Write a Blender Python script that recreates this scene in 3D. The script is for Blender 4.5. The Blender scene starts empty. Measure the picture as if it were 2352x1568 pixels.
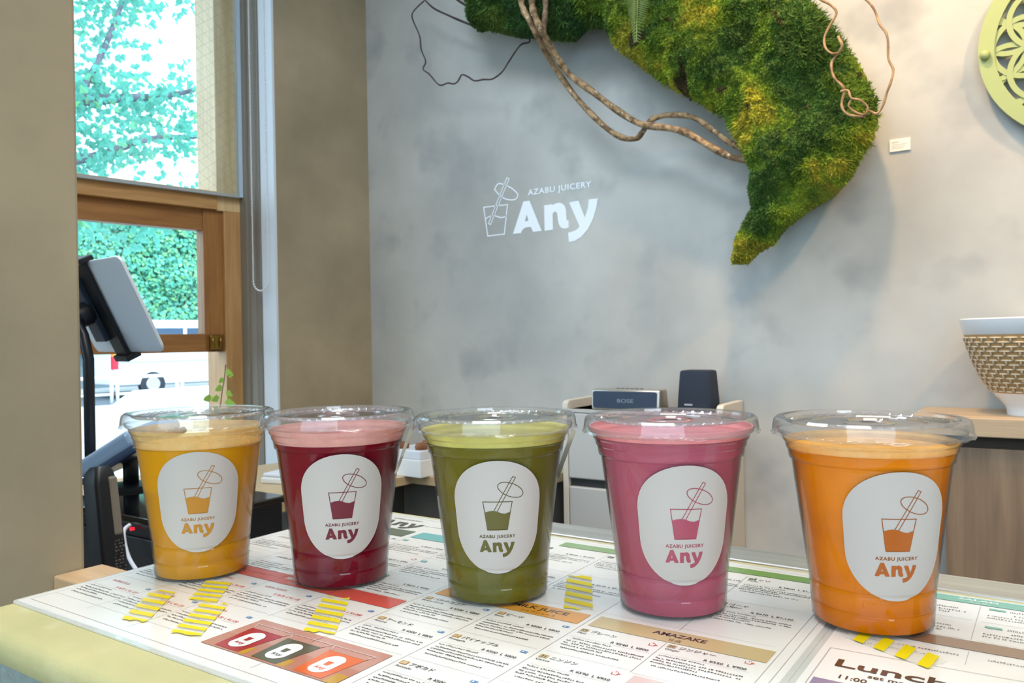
import bpy, bmesh, math, random
import numpy as np
from mathutils import Vector, Matrix, noise
from mathutils.geometry import tessellate_polygon

random.seed(7)
rng = np.random.default_rng(11)
scene = bpy.context.scene
col = scene.collection

def lin(c):
    return tuple(((x / 255.0) / 12.92 if x / 255.0 <= 0.04045 else ((x / 255.0 + 0.055) / 1.055) ** 2.4) for x in c)

# ------------------------------------------------------------------ camera
CAM_H = 0.1563
cam_d = bpy.data.cameras.new('camera')
cam_o = bpy.data.objects.new('camera', cam_d)
col.objects.link(cam_o)
R_ = Vector((0.82626812, 0.56301213, -0.01727268))
U_ = Vector((0.01290739, 0.01173169, 0.99984787))
F_ = Vector((-0.56312911, 0.82636536, -0.0024265))
cam_o.matrix_world = Matrix(((R_.x, U_.x, -F_.x, 0), (R_.y, U_.y, -F_.y, 0), (R_.z, U_.z, -F_.z, CAM_H), (0, 0, 0, 1)))
cam_d.sensor_width = 36.0
cam_d.lens = 1846.5 / 2352.0 * 36.0
cam_d.clip_start = 0.02
cam_d.clip_end = 300
cam_d.dof.use_dof = True
cam_d.dof.focus_distance = 0.47
cam_d.dof.aperture_fstop = 30.0
scene.camera = cam_o

# ------------------------------------------------------------------ world, sun, exposure
world = bpy.data.worlds.new('World')
scene.world = world
world.use_nodes = True
bg = world.node_tree.nodes['Background']
bg.inputs['Color'].default_value = (0.58, 0.80, 1.0, 1)
bg.inputs['Strength'].default_value = 2.7

def add_light(name, kind, loc, energy, color, target=None, size=0.1, blend=0.6, spot=1.2):
    d = bpy.data.lights.new(name, kind)
    d.energy = energy
    d.color = color
    if kind == 'AREA':
        d.shape = 'DISK'
        d.size = size
    elif kind == 'SUN':
        d.angle = size
    else:
        d.shadow_soft_size = size
    if kind == 'SPOT':
        d.spot_size = spot
        d.spot_blend = blend
    o = bpy.data.objects.new(name, d)
    o.location = loc
    if target is not None:
        o.rotation_euler = (Vector(target) - Vector(loc)).to_track_quat('-Z', 'Y').to_euler()
    col.objects.link(o)
    return o

add_light('sun', 'SUN', (6, -4, 9), 1.2, (1.0, 0.96, 0.88), (-2.0, 1.0, 0.0), size=0.02)

scene.view_settings.view_transform = 'Standard'
scene.view_settings.look = 'None'
scene.view_settings.gamma = 1.0
scene.view_settings.use_curve_mapping = False
scene.view_settings.exposure = 0.6
scene.cycles.transparent_max_bounces = 24
scene.cycles.max_bounces = 7
scene.cycles.diffuse_bounces = 3
scene.cycles.adaptive_threshold = 0.025
scene.cycles.sample_clamp_indirect = 6.0

# ------------------------------------------------------------------ material helpers
def base_mat(name):
    m = bpy.data.materials.new(name)
    m.use_nodes = True
    nt = m.node_tree
    nt.nodes.clear()
    out = nt.nodes.new('ShaderNodeOutputMaterial')
    return m, nt, out

def mixcol(nt, fac, a, b):
    n = nt.nodes.new('ShaderNodeMix')
    n.data_type = 'RGBA'
    for sock, v in ((n.inputs[0], fac), (n.inputs[6], a), (n.inputs[7], b)):
        if isinstance(v, bpy.types.NodeSocket):
            nt.links.new(v, sock)
        elif isinstance(v, (int, float)):
            sock.default_value = v
        else:
            sock.default_value = (*v, 1)
    return n.outputs[2]

def noise_fac(nt, scale, detail=4, lo=0.35, hi=0.65, stretch=(1, 1, 1), rough=0.55, dist=0.0, coord='Object'):
    tc = nt.nodes.new('ShaderNodeTexCoord')
    mp = nt.nodes.new('ShaderNodeMapping')
    mp.inputs['Scale'].default_value = stretch
    nt.links.new(tc.outputs[coord], mp.inputs['Vector'])
    nz = nt.nodes.new('ShaderNodeTexNoise')
    nz.inputs['Scale'].default_value = scale
    nz.inputs['Detail'].default_value = detail
    nz.inputs['Roughness'].default_value = rough
    nz.inputs['Distortion'].default_value = dist
    nt.links.new(mp.outputs[0], nz.inputs['Vector'])
    mr = nt.nodes.new('ShaderNodeMapRange')
    mr.inputs[1].default_value = lo
    mr.inputs[2].default_value = hi
    nt.links.new(nz.outputs[0], mr.inputs[0])
    return mr.outputs[0]

def P(name, c, rough=0.5, metal=0.0, spec=0.5, coat=0.0, c2=None, scale=8, detail=4, lo=0.35, hi=0.65,
      stretch=(1, 1, 1), c3=None, scale3=40, lo3=0.5, hi3=0.75, bump=0.0, bscale=60, sss=0.0, sheen=0.0, coat_rough=0.08, emit=0.0, tint_attr=None):
    m, nt, out = base_mat(name)
    b = nt.nodes.new('ShaderNodeBsdfPrincipled')
    nt.links.new(b.outputs[0], out.inputs[0])
    b.inputs['Base Color'].default_value = (*lin(c), 1)
    b.inputs['Roughness'].default_value = rough
    b.inputs['Metallic'].default_value = metal
    b.inputs['Specular IOR Level'].default_value = spec
    b.inputs['Coat Weight'].default_value = coat
    b.inputs['Coat Roughness'].default_value = coat_rough
    if sss:
        b.inputs['Subsurface Weight'].default_value = sss
        b.inputs['Subsurface Radius'].default_value = (1, 0.7, 0.5)
        b.inputs['Subsurface Scale'].default_value = 0.01
    if emit:
        b.inputs['Emission Color'].default_value = (*lin(c), 1)
        b.inputs['Emission Strength'].default_value = emit
    cs = None
    if c2 is not None:
        f = noise_fac(nt, scale, detail, lo, hi, stretch)
        cs = mixcol(nt, f, lin(c), lin(c2))
        if c3 is not None:
            f3 = noise_fac(nt, scale3, 3, lo3, hi3, stretch)
            cs = mixcol(nt, f3, cs, lin(c3))
    if tint_attr:
        at = nt.nodes.new('ShaderNodeAttribute')
        at.attribute_name = tint_attr
        cs = at.outputs['Color']
    if cs is not None:
        nt.links.new(cs, b.inputs['Base Color'])
    if bump:
        f = noise_fac(nt, bscale, 4, 0.2, 0.8, stretch)
        bp = nt.nodes.new('ShaderNodeBump')
        bp.inputs['Strength'].default_value = bump
        bp.inputs['Distance'].default_value = 0.004
        nt.links.new(f, bp.inputs['Height'])
        nt.links.new(bp.outputs[0], b.inputs['Normal'])
    return m

def clear_mat(name, tint=(1, 1, 1), ior=1.45, rough=0.03, haze=0.0, hazecol=(1, 1, 1), refl=1.0, edge=0.7):
    """thin clear sheet: passes light straight through, reflects by Fresnel"""
    m, nt, out = base_mat(name)
    tr = nt.nodes.new('ShaderNodeBsdfTransparent')
    tr.inputs[0].default_value = (*tint, 1)
    gl = nt.nodes.new('ShaderNodeBsdfGlossy')
    gl.inputs['Roughness'].default_value = rough
    gl.inputs[0].default_value = (refl, refl, refl, 1)
    lwt = nt.nodes.new('ShaderNodeLayerWeight')
    lwt.inputs[0].default_value = 0.5
    pw = nt.nodes.new('ShaderNodeMath'); pw.operation = 'POWER'; pw.inputs[1].default_value = 4.0
    nt.links.new(lwt.outputs['Facing'], pw.inputs[0])
    f0 = ((ior - 1) / (ior + 1)) ** 2
    fr = nt.nodes.new('ShaderNodeMapRange'); fr.inputs[3].default_value = f0; fr.inputs[4].default_value = edge
    nt.links.new(pw.outputs[0], fr.inputs[0])
    mx = nt.nodes.new('ShaderNodeMixShader')
    nt.links.new(fr.outputs[0], mx.inputs[0])
    if haze:
        df = nt.nodes.new('ShaderNodeBsdfDiffuse')
        df.inputs[0].default_value = (*hazecol, 1)
        m2 = nt.nodes.new('ShaderNodeMixShader')
        m2.inputs[0].default_value = haze
        nt.links.new(tr.outputs[0], m2.inputs[1])
        nt.links.new(df.outputs[0], m2.inputs[2])
        nt.links.new(m2.outputs[0], mx.inputs[1])
    else:
        nt.links.new(tr.outputs[0], mx.inputs[1])
    nt.links.new(gl.outputs[0], mx.inputs[2])
    nt.links.new(mx.outputs[0], out.inputs[0])
    return m

def wood(name, c, c2, axis='x', scale=6, rough=0.5, ratio=14, bump=0.08):
    st = {'x': (1, ratio, ratio), 'y': (ratio, 1, ratio), 'z': (ratio, ratio, 1)}[axis]
    return P(name, c, rough=rough, c2=c2, scale=scale, detail=6, lo=0.3, hi=0.7, stretch=st, bump=bump, bscale=scale * 3)

# ------------------------------------------------------------------ mesh helpers
def tag(o, label=None, cat=None, group=None, kind=None):
    if label: o['label'] = label
    if cat: o['category'] = cat
    if group: o['group'] = group
    if kind: o['kind'] = kind
    return o

def empty(name, loc=(0, 0, 0), label=None, cat=None, group=None, kind=None, rz=0.0, matrix=None):
    o = bpy.data.objects.new(name, None)
    o.empty_display_size = 0.05
    col.objects.link(o)
    if matrix is not None:
        o.matrix_world = matrix
    else:
        o.location = loc
        o.rotation_euler = (0, 0, rz)
    return tag(o, label, cat, group, kind)

def link(name, me, mat=None, parent=None, matrix=None):
    o = bpy.data.objects.new(name, me)
    col.objects.link(o)
    if mat is not None and len(me.materials) == 0:
        me.materials.append(mat)
    if parent is not None:
        o.parent = parent
    if matrix is not None:
        o.matrix_local = matrix
    return o

class MB:
    def __init__(s):
        s.v = []; s.f = []
    def add(s, vs, fs):
        n = len(s.v)
        s.v += [tuple(p) for p in vs]
        s.f += [tuple(i + n for i in f) for f in fs]
        return s
    def box(s, x0, x1, y0, y1, z0, z1):
        vs = [(x, y, z) for z in (z0, z1) for y in (y0, y1) for x in (x0, x1)]
        return s.add(vs, [(0, 2, 3, 1), (4, 5, 7, 6), (0, 1, 5, 4), (2, 6, 7, 3), (0, 4, 6, 2), (1, 3, 7, 5)])
    def prism(s, loop, a0, a1, axis='z'):
        n = len(loop)
        def pt(p, a):
            return (p[0], p[1], a) if axis == 'z' else ((p[0], a, p[1]) if axis == 'y' else (a, p[0], p[1]))
        vs = [pt(p, a0) for p in loop] + [pt(p, a1) for p in loop]
        tr = tessellate_polygon([[Vector((p[0], p[1], 0)) for p in loop]])
        fs = [tuple(reversed(t)) for t in tr] + [tuple(i + n for i in t) for t in tr]
        fs += [(i, (i + 1) % n, n + (i + 1) % n, n + i) for i in range(n)]
        return s.add(vs, fs)
    def lathe(s, prof, seg=48, cx=0, cy=0, zmod=None):
        vs = []; fs = []; rings = []
        for r, z in prof:
            if r < 1e-6:
                rings.append([len(vs)]); vs.append((cx, cy, z))
            else:
                ids = []
                for k in range(seg):
                    a = 2 * math.pi * k / seg
                    ids.append(len(vs)); vs.append((cx + r * math.cos(a), cy + r * math.sin(a), z + (zmod(r, z, k) if zmod else 0)))
                rings.append(ids)
        for A, B in zip(rings, rings[1:]):
            if len(A) == 1 and len(B) == 1: continue
            for k in range(seg):
                k2 = (k + 1) % seg
                if len(A) == 1: fs.append((A[0], B[k2], B[k]))
                elif len(B) == 1: fs.append((A[k], A[k2], B[0]))
                else: fs.append((A[k], A[k2], B[k2], B[k]))
        return s.add(vs, fs)
    def tube(s, pts, rad, seg=8, caps=True):
        pts = [Vector(p) for p in pts]
        n = len(pts)
        rr = rad if hasattr(rad, '__len__') else [rad] * n
        vs = []; fs = []
        prev = None
        for i, p in enumerate(pts):
            t = (pts[min(i + 1, n - 1)] - pts[max(i - 1, 0)]).normalized()
            if prev is None:
                a = Vector((0, 0, 1)) if abs(t.z) < 0.9 else Vector((1, 0, 0))
                nx = t.cross(a).normalized()
            else:
                nx = (prev - t * prev.dot(t)).normalized()
            prev = nx
            ny = t.cross(nx)
            for k in range(seg):
                a = 2 * math.pi * k / seg
                vs.append(p + (nx * math.cos(a) + ny * math.sin(a)) * rr[i])
        for i in range(n - 1):
            for k in range(seg):
                k2 = (k + 1) % seg
                fs.append((i * seg + k, i * seg + k2, (i + 1) * seg + k2, (i + 1) * seg + k))
        if caps:
            fs.append(tuple(reversed(range(seg))))
            fs.append(tuple((n - 1) * seg + k for k in range(seg)))
        return s.add(vs, fs)
    def mesh(s, name, smooth=False):
        me = bpy.data.meshes.new(name)
        me.from_pydata(s.v, [], s.f)
        me.update()
        if smooth:
            me.polygons.foreach_set('use_smooth', [True] * len(me.polygons))
        return me
    def build(s, name, mat, parent=None, smooth=False, bevel=0.0, bseg=2, matrix=None, sharp=None):
        me = s.mesh(name, smooth)
        if bevel:
            bm = bmesh.new(); bm.from_mesh(me)
            bmesh.ops.remove_doubles(bm, verts=bm.verts, dist=1e-6)
            bmesh.ops.recalc_face_normals(bm, faces=bm.faces)
            es = [e for e in bm.edges if len(e.link_faces) == 2 and e.calc_face_angle(0) > 0.6]
            bmesh.ops.bevel(bm, geom=es, offset=bevel, segments=bseg, affect='EDGES', profile=0.5)
            bm.to_mesh(me); bm.free()
        if smooth:
            me.polygons.foreach_set('use_smooth', [True] * len(me.polygons))
            if sharp is not None:
                me.set_sharp_from_angle(angle=sharp)
        return link(name, me, mat, parent, matrix)

def spline(pts, sub=5):
    """Catmull-Rom resample of a 3-D polyline"""
    pts = [Vector(p) for p in pts]
    out = []
    for i in range(len(pts) - 1):
        p0 = pts[max(i - 1, 0)]; p1 = pts[i]; p2 = pts[i + 1]; p3 = pts[min(i + 2, len(pts) - 1)]
        for k in range(sub):
            t = k / sub
            out.append(0.5 * ((2 * p1) + (p2 - p0) * t + (2 * p0 - 5 * p1 + 4 * p2 - p3) * t * t + (3 * p1 - p0 - 3 * p2 + p3) * t ** 3))
    out.append(pts[-1])
    return out

# ------------------------------------------------------------------ flat artwork (lettering, line drawings)
class Art:
    def __init__(s):
        s.v = []; s.f = []
    def _add(s, vs, fs):
        n = len(s.v)
        s.v += [tuple(p) for p in vs]; s.f += [tuple(i + n for i in f) for f in fs]
        return s
    def fill(s, loops):
        flat = [p for L in loops for p in L]
        tr = tessellate_polygon([[Vector((p[0], p[1], 0)) for p in L] for L in loops])
        return s._add(flat, tr)
    def rect(s, x0, x1, y0, y1):
        return s._add([(x0, y0), (x1, y0), (x1, y1), (x0, y1)], [(0, 1, 2, 3)])
    def stroke(s, pts, w, closed=False):
        P_ = [Vector(p) for p in pts]; n = len(P_); L = []; Rr = []
        for i in range(n):
            a = P_[i - 1] if (i > 0 or closed) else None
            b = P_[(i + 1) % n] if (i < n - 1 or closed) else None
            d1 = (P_[i] - a).normalized() if a is not None else (b - P_[i]).normalized()
            d2 = (b - P_[i]).normalized() if b is not None else d1
            n1 = Vector((-d1.y, d1.x)); n2 = Vector((-d2.y, d2.x))
            m = (n1 + n2)
            m = m.normalized() if m.length > 1e-6 else n1
            k = w / 2 / max(0.4, m.dot(n1))
            L.append(P_[i] + m * k); Rr.append(P_[i] - m * k)
        fs = []
        for i in range(n if closed else n - 1):
            j = (i + 1) % n
            fs.append((i, j, n + j, n + i))
        return s._add(L + Rr, fs)
    def text(s, body, x, y, size, width=None, align='LEFT', bold=0.0, spacing=1.0):
        vs, fs = text2d(body, bold, spacing)
        if not vs: return s
        xs = [p[0] for p in vs]
        w0 = max(xs) - min(xs)
        sx = size if width is None else width / w0
        x0 = min(xs)
        off = {'LEFT': 0, 'CENTER': -w0 * sx / 2, 'RIGHT': -w0 * sx}[align]
        return s._add([(x + off + (p[0] - x0) * sx, y + p[1] * size) for p in vs], fs)
    def join(s, other, sx=1, sy=1, dx=0, dy=0):
        return s._add([(p[0] * sx + dx, p[1] * sy + dy) for p in other.v], other.f)
    def flat(s, name, mat, parent, z, kind=None):
        me = bpy.data.meshes.new(name)
        me.from_pydata([(p[0], p[1], z) for p in s.v], [], s.f); me.update()
        bm = bmesh.new(); bm.from_mesh(me)
        for f in bm.faces:
            if f.normal.z < 0: f.normal_flip()
        bm.to_mesh(me); bm.free()
        o = link(name, me, mat, parent)
        if kind: o['kind'] = kind
        return o
    def bm(s, cut=None):
        bm = bmesh.new()
        vs = [bm.verts.new((p[0], p[1], 0)) for p in s.v]
        for f in s.f:
            if len(set(f)) >= 3:
                try: bm.faces.new([vs[i] for i in f])
                except ValueError: pass
        if cut:
            xs = [p[0] for p in s.v]
            k = math.floor(min(xs) / cut)
            while k * cut < max(xs):
                bmesh.ops.bisect_plane(bm, geom=bm.verts[:] + bm.edges[:] + bm.faces[:], plane_co=(k * cut, 0, 0), plane_no=(1, 0, 0))
                k += 1
        return bm

_tcache = {}
def text2d(body, bold=0.0, spacing=1.0):
    key = (body, bold, spacing)
    if key in _tcache: return _tcache[key]
    cu = bpy.data.curves.new('txt', 'FONT')
    cu.body = body; cu.offset = bold; cu.space_character = spacing
    cu.resolution_u = 3
    o = bpy.data.objects.new('txt', cu); col.objects.link(o)
    bpy.context.view_layer.update()
    ev = o.evaluated_get(bpy.context.evaluated_depsgraph_get())
    me = bpy.data.meshes.new_from_object(ev)
    vs = [(v.co.x, v.co.y) for v in me.vertices]; fs = [tuple(p.vertices) for p in me.polygons]
    bpy.data.meshes.remove(me); bpy.data.objects.remove(o); bpy.data.curves.remove(cu)
    _tcache[key] = (vs, fs)
    return vs, fs

# frame of the slanted window wall: local x away from camera along the wall, y outward, z up
WA = math.radians(8)
WIN = Matrix(((math.sin(WA), -math.cos(WA), 0, -1.8953), (math.cos(WA), math.sin(WA), 0, 1.95), (0, 0, 1, 0), (0, 0, 0, 1)))
FLOOR_Z, CEIL_Z, GROUND_Z, WALL_Y = -0.95, 1.75, -1.05, 1.95

# traced outlines (metres)
MOSS = [(-1.4088,1.1379),(-1.3658,1.0972),(-1.3752,1.0921),(-1.3729,1.0542),(-1.3609,1.0365),(-1.3317,1.0372),(-1.2928,1.0172),(-1.2445,0.9965),(-1.2085,0.9847),(-1.1717,0.9776),(-1.1248,0.9612),(-1.071,0.9456),(-1.0538,0.9418),(-1.0153,0.9673),(-0.9544,0.9531),(-0.9242,0.9029),(-0.8896,0.859),(-0.8614,0.8313),(-0.8093,0.7895),(-0.7633,0.7508),(-0.701,0.709),(-0.6492,0.6752),(-0.6328,0.655),(-0.6157,0.6197),(-0.5962,0.5632),(-0.5805,0.5279),(-0.5893,0.4877),(-0.5839,0.4469),(-0.6027,0.4155),(-0.6241,0.3717),(-0.6342,0.3266),(-0.625,0.3179),(-0.6002,0.3203),(-0.5745,0.3436),(-0.5385,0.3608),(-0.5096,0.3949),(-0.4587,0.4289),(-0.4022,0.4582),(-0.3686,0.4928),(-0.3469,0.5358),(-0.3248,0.5669),(-0.3104,0.6135),(-0.3166,0.6524),(-0.3364,0.7127),(-0.3817,0.7944),(-0.4178,0.8531),(-0.4367,0.8816),(-0.4587,0.9035),(-0.5127,0.981),(-0.7066,1.0756),(-1.0014,1.1484),(-1.2331,1.1898),(-1.3842,1.1816)]
VINE_A = [(-1.0945,1.725,1.0826),(-1.0959,1.725,1.0167),(-1.0899,1.725,0.9888),(-1.0813,1.725,0.9614),(-1.0694,1.7298,0.9293),(-1.068,1.7622,0.9011),(-1.0579,1.7899,0.8744),(-1.0437,1.8224,0.8419),(-0.9809,1.83,0.7867),(-0.9222,1.83,0.735),(-0.8546,1.83,0.6865),(-0.7789,1.83,0.6623),(-0.7303,1.83,0.642),(-0.6686,1.83,0.5985),(-0.6272,1.83,0.5721),(-0.5777,1.83,0.5561)]
VINE_B = [(-1.15,1.745,1.1049),(-1.1433,1.745,1.0355),(-1.1318,1.745,1.0056),(-1.1111,1.745,0.9681),(-1.1016,1.7622,0.932),(-1.1013,1.7927,0.9047),(-1.0921,1.829,0.8694),(-1.0461,1.85,0.7958),(-0.9766,1.85,0.7166),(-0.9249,1.85,0.6713),(-0.8789,1.85,0.6565),(-0.8548,1.85,0.6701),(-0.825,1.85,0.6945),(-0.7778,1.85,0.6972),(-0.7233,1.85,0.6837),(-0.6752,1.85,0.6455),(-0.6418,1.85,0.6156),(-0.5939,1.85,0.58)]
VINE_C = [(-1.0644,1.735,1.0781),(-1.0645,1.735,1.0122),(-1.0639,1.735,0.978),(-1.0678,1.7398,0.932),(-1.0759,1.7732,0.9049),(-1.065,1.8018,0.8769)]
TWIG_A = [(-1.5778,1.1859),(-1.6183,1.1615),(-1.6172,1.136),(-1.5923,1.0813),(-1.5914,1.0415),(-1.5751,1.0024),(-1.5825,0.9789),(-1.5556,0.9577),(-1.5275,0.9248),(-1.5143,0.9184),(-1.491,0.9203),(-1.4649,0.9114),(-1.4469,0.9156),(-1.4352,0.9324),(-1.4178,0.9252),(-1.3912,0.9073),(-1.3569,0.9031),(-1.3232,0.8977),(-1.2926,0.9126),(-1.2727,0.9367),(-1.2441,0.9635),(-1.222,0.9745),(-1.1961,0.9747),(-1.2042,0.997)]
TWIG_B = [(-1.5776,1.195),(-1.5709,1.1855),(-1.5342,1.1502),(-1.48,1.1163),(-1.427,1.0857),(-1.3707,1.0549)]
TWIG_C = [(-1.456,1.1642),(-1.4465,1.1541),(-1.3775,1.1016)]
CURL_A = [(-0.4109,0.8585),(-0.3982,0.8444),(-0.3804,0.8302),(-0.368,0.8111),(-0.3828,0.788),(-0.3925,0.7661),(-0.3895,0.7431),(-0.3769,0.7287),(-0.3659,0.7299)]
CURL_B = [(-0.3654,0.7617),(-0.3622,0.7539),(-0.3574,0.7396),(-0.3659,0.7282),(-0.3788,0.7149),(-0.3791,0.6963),(-0.3718,0.6761),(-0.3578,0.6583),(-0.3554,0.6482),(-0.3607,0.6315),(-0.3593,0.6144),(-0.347,0.599),(-0.3208,0.591),(-0.3109,0.6015),(-0.2957,0.5937),(-0.2836,0.6062),(-0.2753,0.6297),(-0.2679,0.6514),(-0.2644,0.6747),(-0.2727,0.6979),(-0.2723,0.7278),(-0.2752,0.7473),(-0.2868,0.7672),(-0.2944,0.7932),(-0.3029,0.8118),(-0.3156,0.8271)]
CURL_C = [(-0.3608,0.6476),(-0.3459,0.6457),(-0.3396,0.6287),(-0.3242,0.6224),(-0.3106,0.607),(-0.3165,0.5933),(-0.3327,0.5996),(-0.3448,0.6139),(-0.3396,0.627)]
FERN = [(-0.7879,0.9707),(-0.7941,0.9323),(-0.7981,0.8932),(-0.8035,0.8403)]
LOGO_A = [(0.0,0.0),(0.0382,0.0903),(0.0598,0.0904),(0.0993,-0.0003),(0.0701,-0.001),(0.0623,0.0142),(0.049,0.0146),(0.0397,0.0125),(0.0335,0.0083),(0.0281,-0.0007)]
LOGO_A_HOLE = [(0.0491,0.0514),(0.0428,0.0326),(0.0545,0.0332)]
LOGO_N = [(0.1087,0.0715),(0.1354,0.0719),(0.1392,0.0695),(0.1462,0.0728),(0.1579,0.0737),(0.1694,0.0699),(0.177,0.0624),(0.1806,0.0504),(0.182,0.0238),(0.1838,0.0209),(0.1886,0.0215),(0.1888,0.0008),(0.1757,-0.0014),(0.1642,0.0022),(0.1576,0.0111),(0.1539,0.0232),(0.1523,0.04),(0.1505,0.0469),(0.1447,0.05),(0.1388,0.0473),(0.1367,0.0399),(0.1373,-0.0003),(0.1088,-0.0011)]
LOGO_Y = [(0.1909,0.0709),(0.2209,0.0725),(0.2245,0.0631),(0.2402,0.0238),(0.2503,0.0496),(0.2535,0.0721),(0.282,0.0721),(0.276,0.0453),(0.2663,0.0187),(0.2492,-0.0089),(0.2283,-0.0283),(0.2074,-0.038),(0.188,-0.0397),(0.186,-0.0131),(0.1984,-0.0117),(0.2137,-0.0073),(0.2229,0.0009),(0.2196,0.0086)]
L_GLASS = [(-0.1045,0.0888),(-0.0177,0.0872),(-0.0306,0.0019),(-0.091,0.0015)]
L_WAVE = [(-0.0982,0.053),(-0.0854,0.0589),(-0.0701,0.06),(-0.0572,0.0569),(-0.0444,0.0521),(-0.0338,0.0519),(-0.022,0.0546)]
L_STRAW = [(-0.0182,0.1665),(-0.0103,0.1622),(-0.0804,0.0345),(-0.0876,0.0387)]
L_TXT = [(0.054,0.1065),(0.2625,0.106),(0.0563,0.1233),(0.261,0.1216)]
L_RING = [(-0.0631,0.1375),(-0.0509,0.1519),(-0.0317,0.1486),(-0.0024,0.1338),(0.016,0.1177),(0.0196,0.1087),(0.0115,0.1001),(-0.0031,0.0995),(-0.0241,0.105),(-0.0452,0.1179)]
# ------------------------------------------------------------------ shared materials
plaster = P('plaster_grey', (198, 199, 195), rough=0.85, c2=(160, 162, 160), scale=2.2, detail=7, lo=0.3, hi=0.72,
            c3=(158, 161, 161), scale3=5.5, lo3=0.55, hi3=0.75, bump=0.12, bscale=14)
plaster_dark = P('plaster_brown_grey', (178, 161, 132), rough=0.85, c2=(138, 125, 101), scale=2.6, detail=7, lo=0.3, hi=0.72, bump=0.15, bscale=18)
white_paint = P('white_paint', (226, 226, 222), rough=0.6)
grey_paint = P('grey_paint', (176, 172, 164), rough=0.6)
floor_mat = P('floor_mortar', (120, 116, 108), rough=0.6, c2=(96, 92, 86), scale=3)
ceil_mat = P('ceiling_paint', (222, 218, 208), rough=0.9)

# ------------------------------------------------------------------ room
def struct(o):
    o['kind'] = 'structure'
    return o

struct(MB().box(-2.6, 2.4, WALL_Y, WALL_Y + 0.15, FLOOR_Z, CEIL_Z).build('wall_back', plaster))
struct(MB().box(-2.6, 2.4, -2.2, WALL_Y + 0.1, FLOOR_Z - 0.1, FLOOR_Z).build('floor', floor_mat))
struct(MB().box(-2.6, 2.4, -2.2, WALL_Y + 0.1, CEIL_Z, CEIL_Z + 0.12).build('ceiling', ceil_mat))
struct(MB().box(2.25, 2.4, -2.2, WALL_Y, FLOOR_Z, CEIL_Z).build('wall_right', plaster))
# shop front behind the viewer: low wall, lintel and side piers round a wide glass front
fw = MB()
fw.box(-2.4, 2.4, -2.2, -2.05, FLOOR_Z, -0.85).box(-2.4, 2.4, -2.2, -2.05, 1.65, CEIL_Z)
fw.box(-2.4, -0.80, -2.2, -2.05, -0.85, 1.65).box(2.15, 2.4, -2.2, -2.05, -0.85, 1.65)
struct(fw.build('wall_front', plaster))
# window wall: boxes round the recess (local frame WIN)
OX0, OX1, OZ0, OZ1 = -1.30, -0.35, -0.26, 1.45
wl = MB()
wl.box(OX1, 0.05, 0, 0.3, FLOOR_Z, CEIL_Z).box(-2.3, OX0, 0, 0.3, FLOOR_Z, CEIL_Z)
wl.box(OX0, OX1, 0, 0.3, FLOOR_Z, OZ0).box(OX0, OX1, 0, 0.3, OZ1, CEIL_Z)
struct(wl.build('wall_left', plaster_dark, matrix=WIN))
# partition at the left, ending beside the counter
struct(MB().box(-1.02, -0.862, -2.05, 0.45, FLOOR_Z, CEIL_Z).build('wall_partition', plaster_dark, bevel=0.004))

# ------------------------------------------------------------------ window
oak = wood('oak_light', (206, 160, 104), (176, 126, 72), 'x', 5)
oak_v = wood('oak_light_upright', (206, 164, 112), (180, 132, 80), 'z', 5)
oak_sash = wood('oak_sash', (176, 122, 66), (140, 92, 46), 'x', 5)
oak_sash_v = wood('oak_sash_upright', (176, 122, 66), (144, 96, 50), 'z', 5)
brass = P('aged_brass', (150, 116, 52), rough=0.35, metal=0.9)
alu = P('pale_aluminium', (200, 208, 216), rough=0.35, metal=0.6)
pane_wired = clear_mat('wired_glass', tint=(0.965, 0.995, 1.0), haze=0.01, hazecol=(0.6, 0.9, 1.0))
wire_mat = P('steel_wire', (120, 150, 160), rough=0.4, metal=0.7)
win = struct(empty('window_1', matrix=WIN))
MB().box(-0.4388, -0.358, 0.19, 0.31, 0.57, 1.45).build('jamb', wood('oak_pale_upright', (232, 202, 156), (212, 178, 128), 'z', 5), win, bevel=0.002)
MB().box(-0.416, -0.358, 0.19, 0.31, -0.24, 0.57).build('jamb', oak_v, win, bevel=0.002)
MB().box(-1.30, -1.24, 0.19, 0.31, -0.24, 1.45).build('jamb', oak_v, win, bevel=0.002)
MB().box(-1.24, -0.4388, 0.185, 0.30, 0.572, 0.628).build('transom', oak, win, bevel=0.002)
MB().box(-1.24, -0.416, 0.19, 0.33, -0.262, -0.235).build('sill', oak, win, bevel=0.002)
MB().box(-1.24, -0.372, 0.176, 0.182, 0.622, 1.45).build('pane', pane_wired, win)
MB().box(-0.372, -0.362, 0.168, 0.188, 0.616, 1.45).build('glazing_bead', P('bead_blue_white', (196, 216, 236), rough=0.3), win)
MB().box(-1.24, -0.372, 0.170, 0.188, 0.614, 0.622).build('glazing_bead', P('bead_grey', (176, 182, 186), rough=0.4), win)
sash = MB().box(-1.24, -0.4155, 0.205, 0.245, 0.507, 0.573).build('sash_top_rail', oak_sash, win, bevel=0.002)
MB().box(-1.24, -0.4155, 0.20, 0.245, 0.1345, 0.190).build('sash_bottom_rail', oak_sash, win, bevel=0.002)
MB().box(-0.479, -0.4155, 0.2, 0.246, 0.1345, 0.573).build('sash_stile', oak_sash_v, win, bevel=0.002)
MB().box(-1.24, -0.479, 0.222, 0.227, 0.19, 0.507).build('pane', pane_wired, win)
lk = MB().box(-0.468, -0.432, 0.186, 0.2, 0.142, 0.185).build('latch', brass, win, bevel=0.003)
MB().tube([(-0.462, 0.182, 0.15), (-0.462, 0.182, 0.178)], 0.004).build('latch_pin', brass, lk, smooth=True)
MB().tube([(-0.438, 0.182, 0.148), (-0.438, 0.182, 0.18)], 0.004).build('latch_pin', brass, lk, smooth=True)
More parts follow.
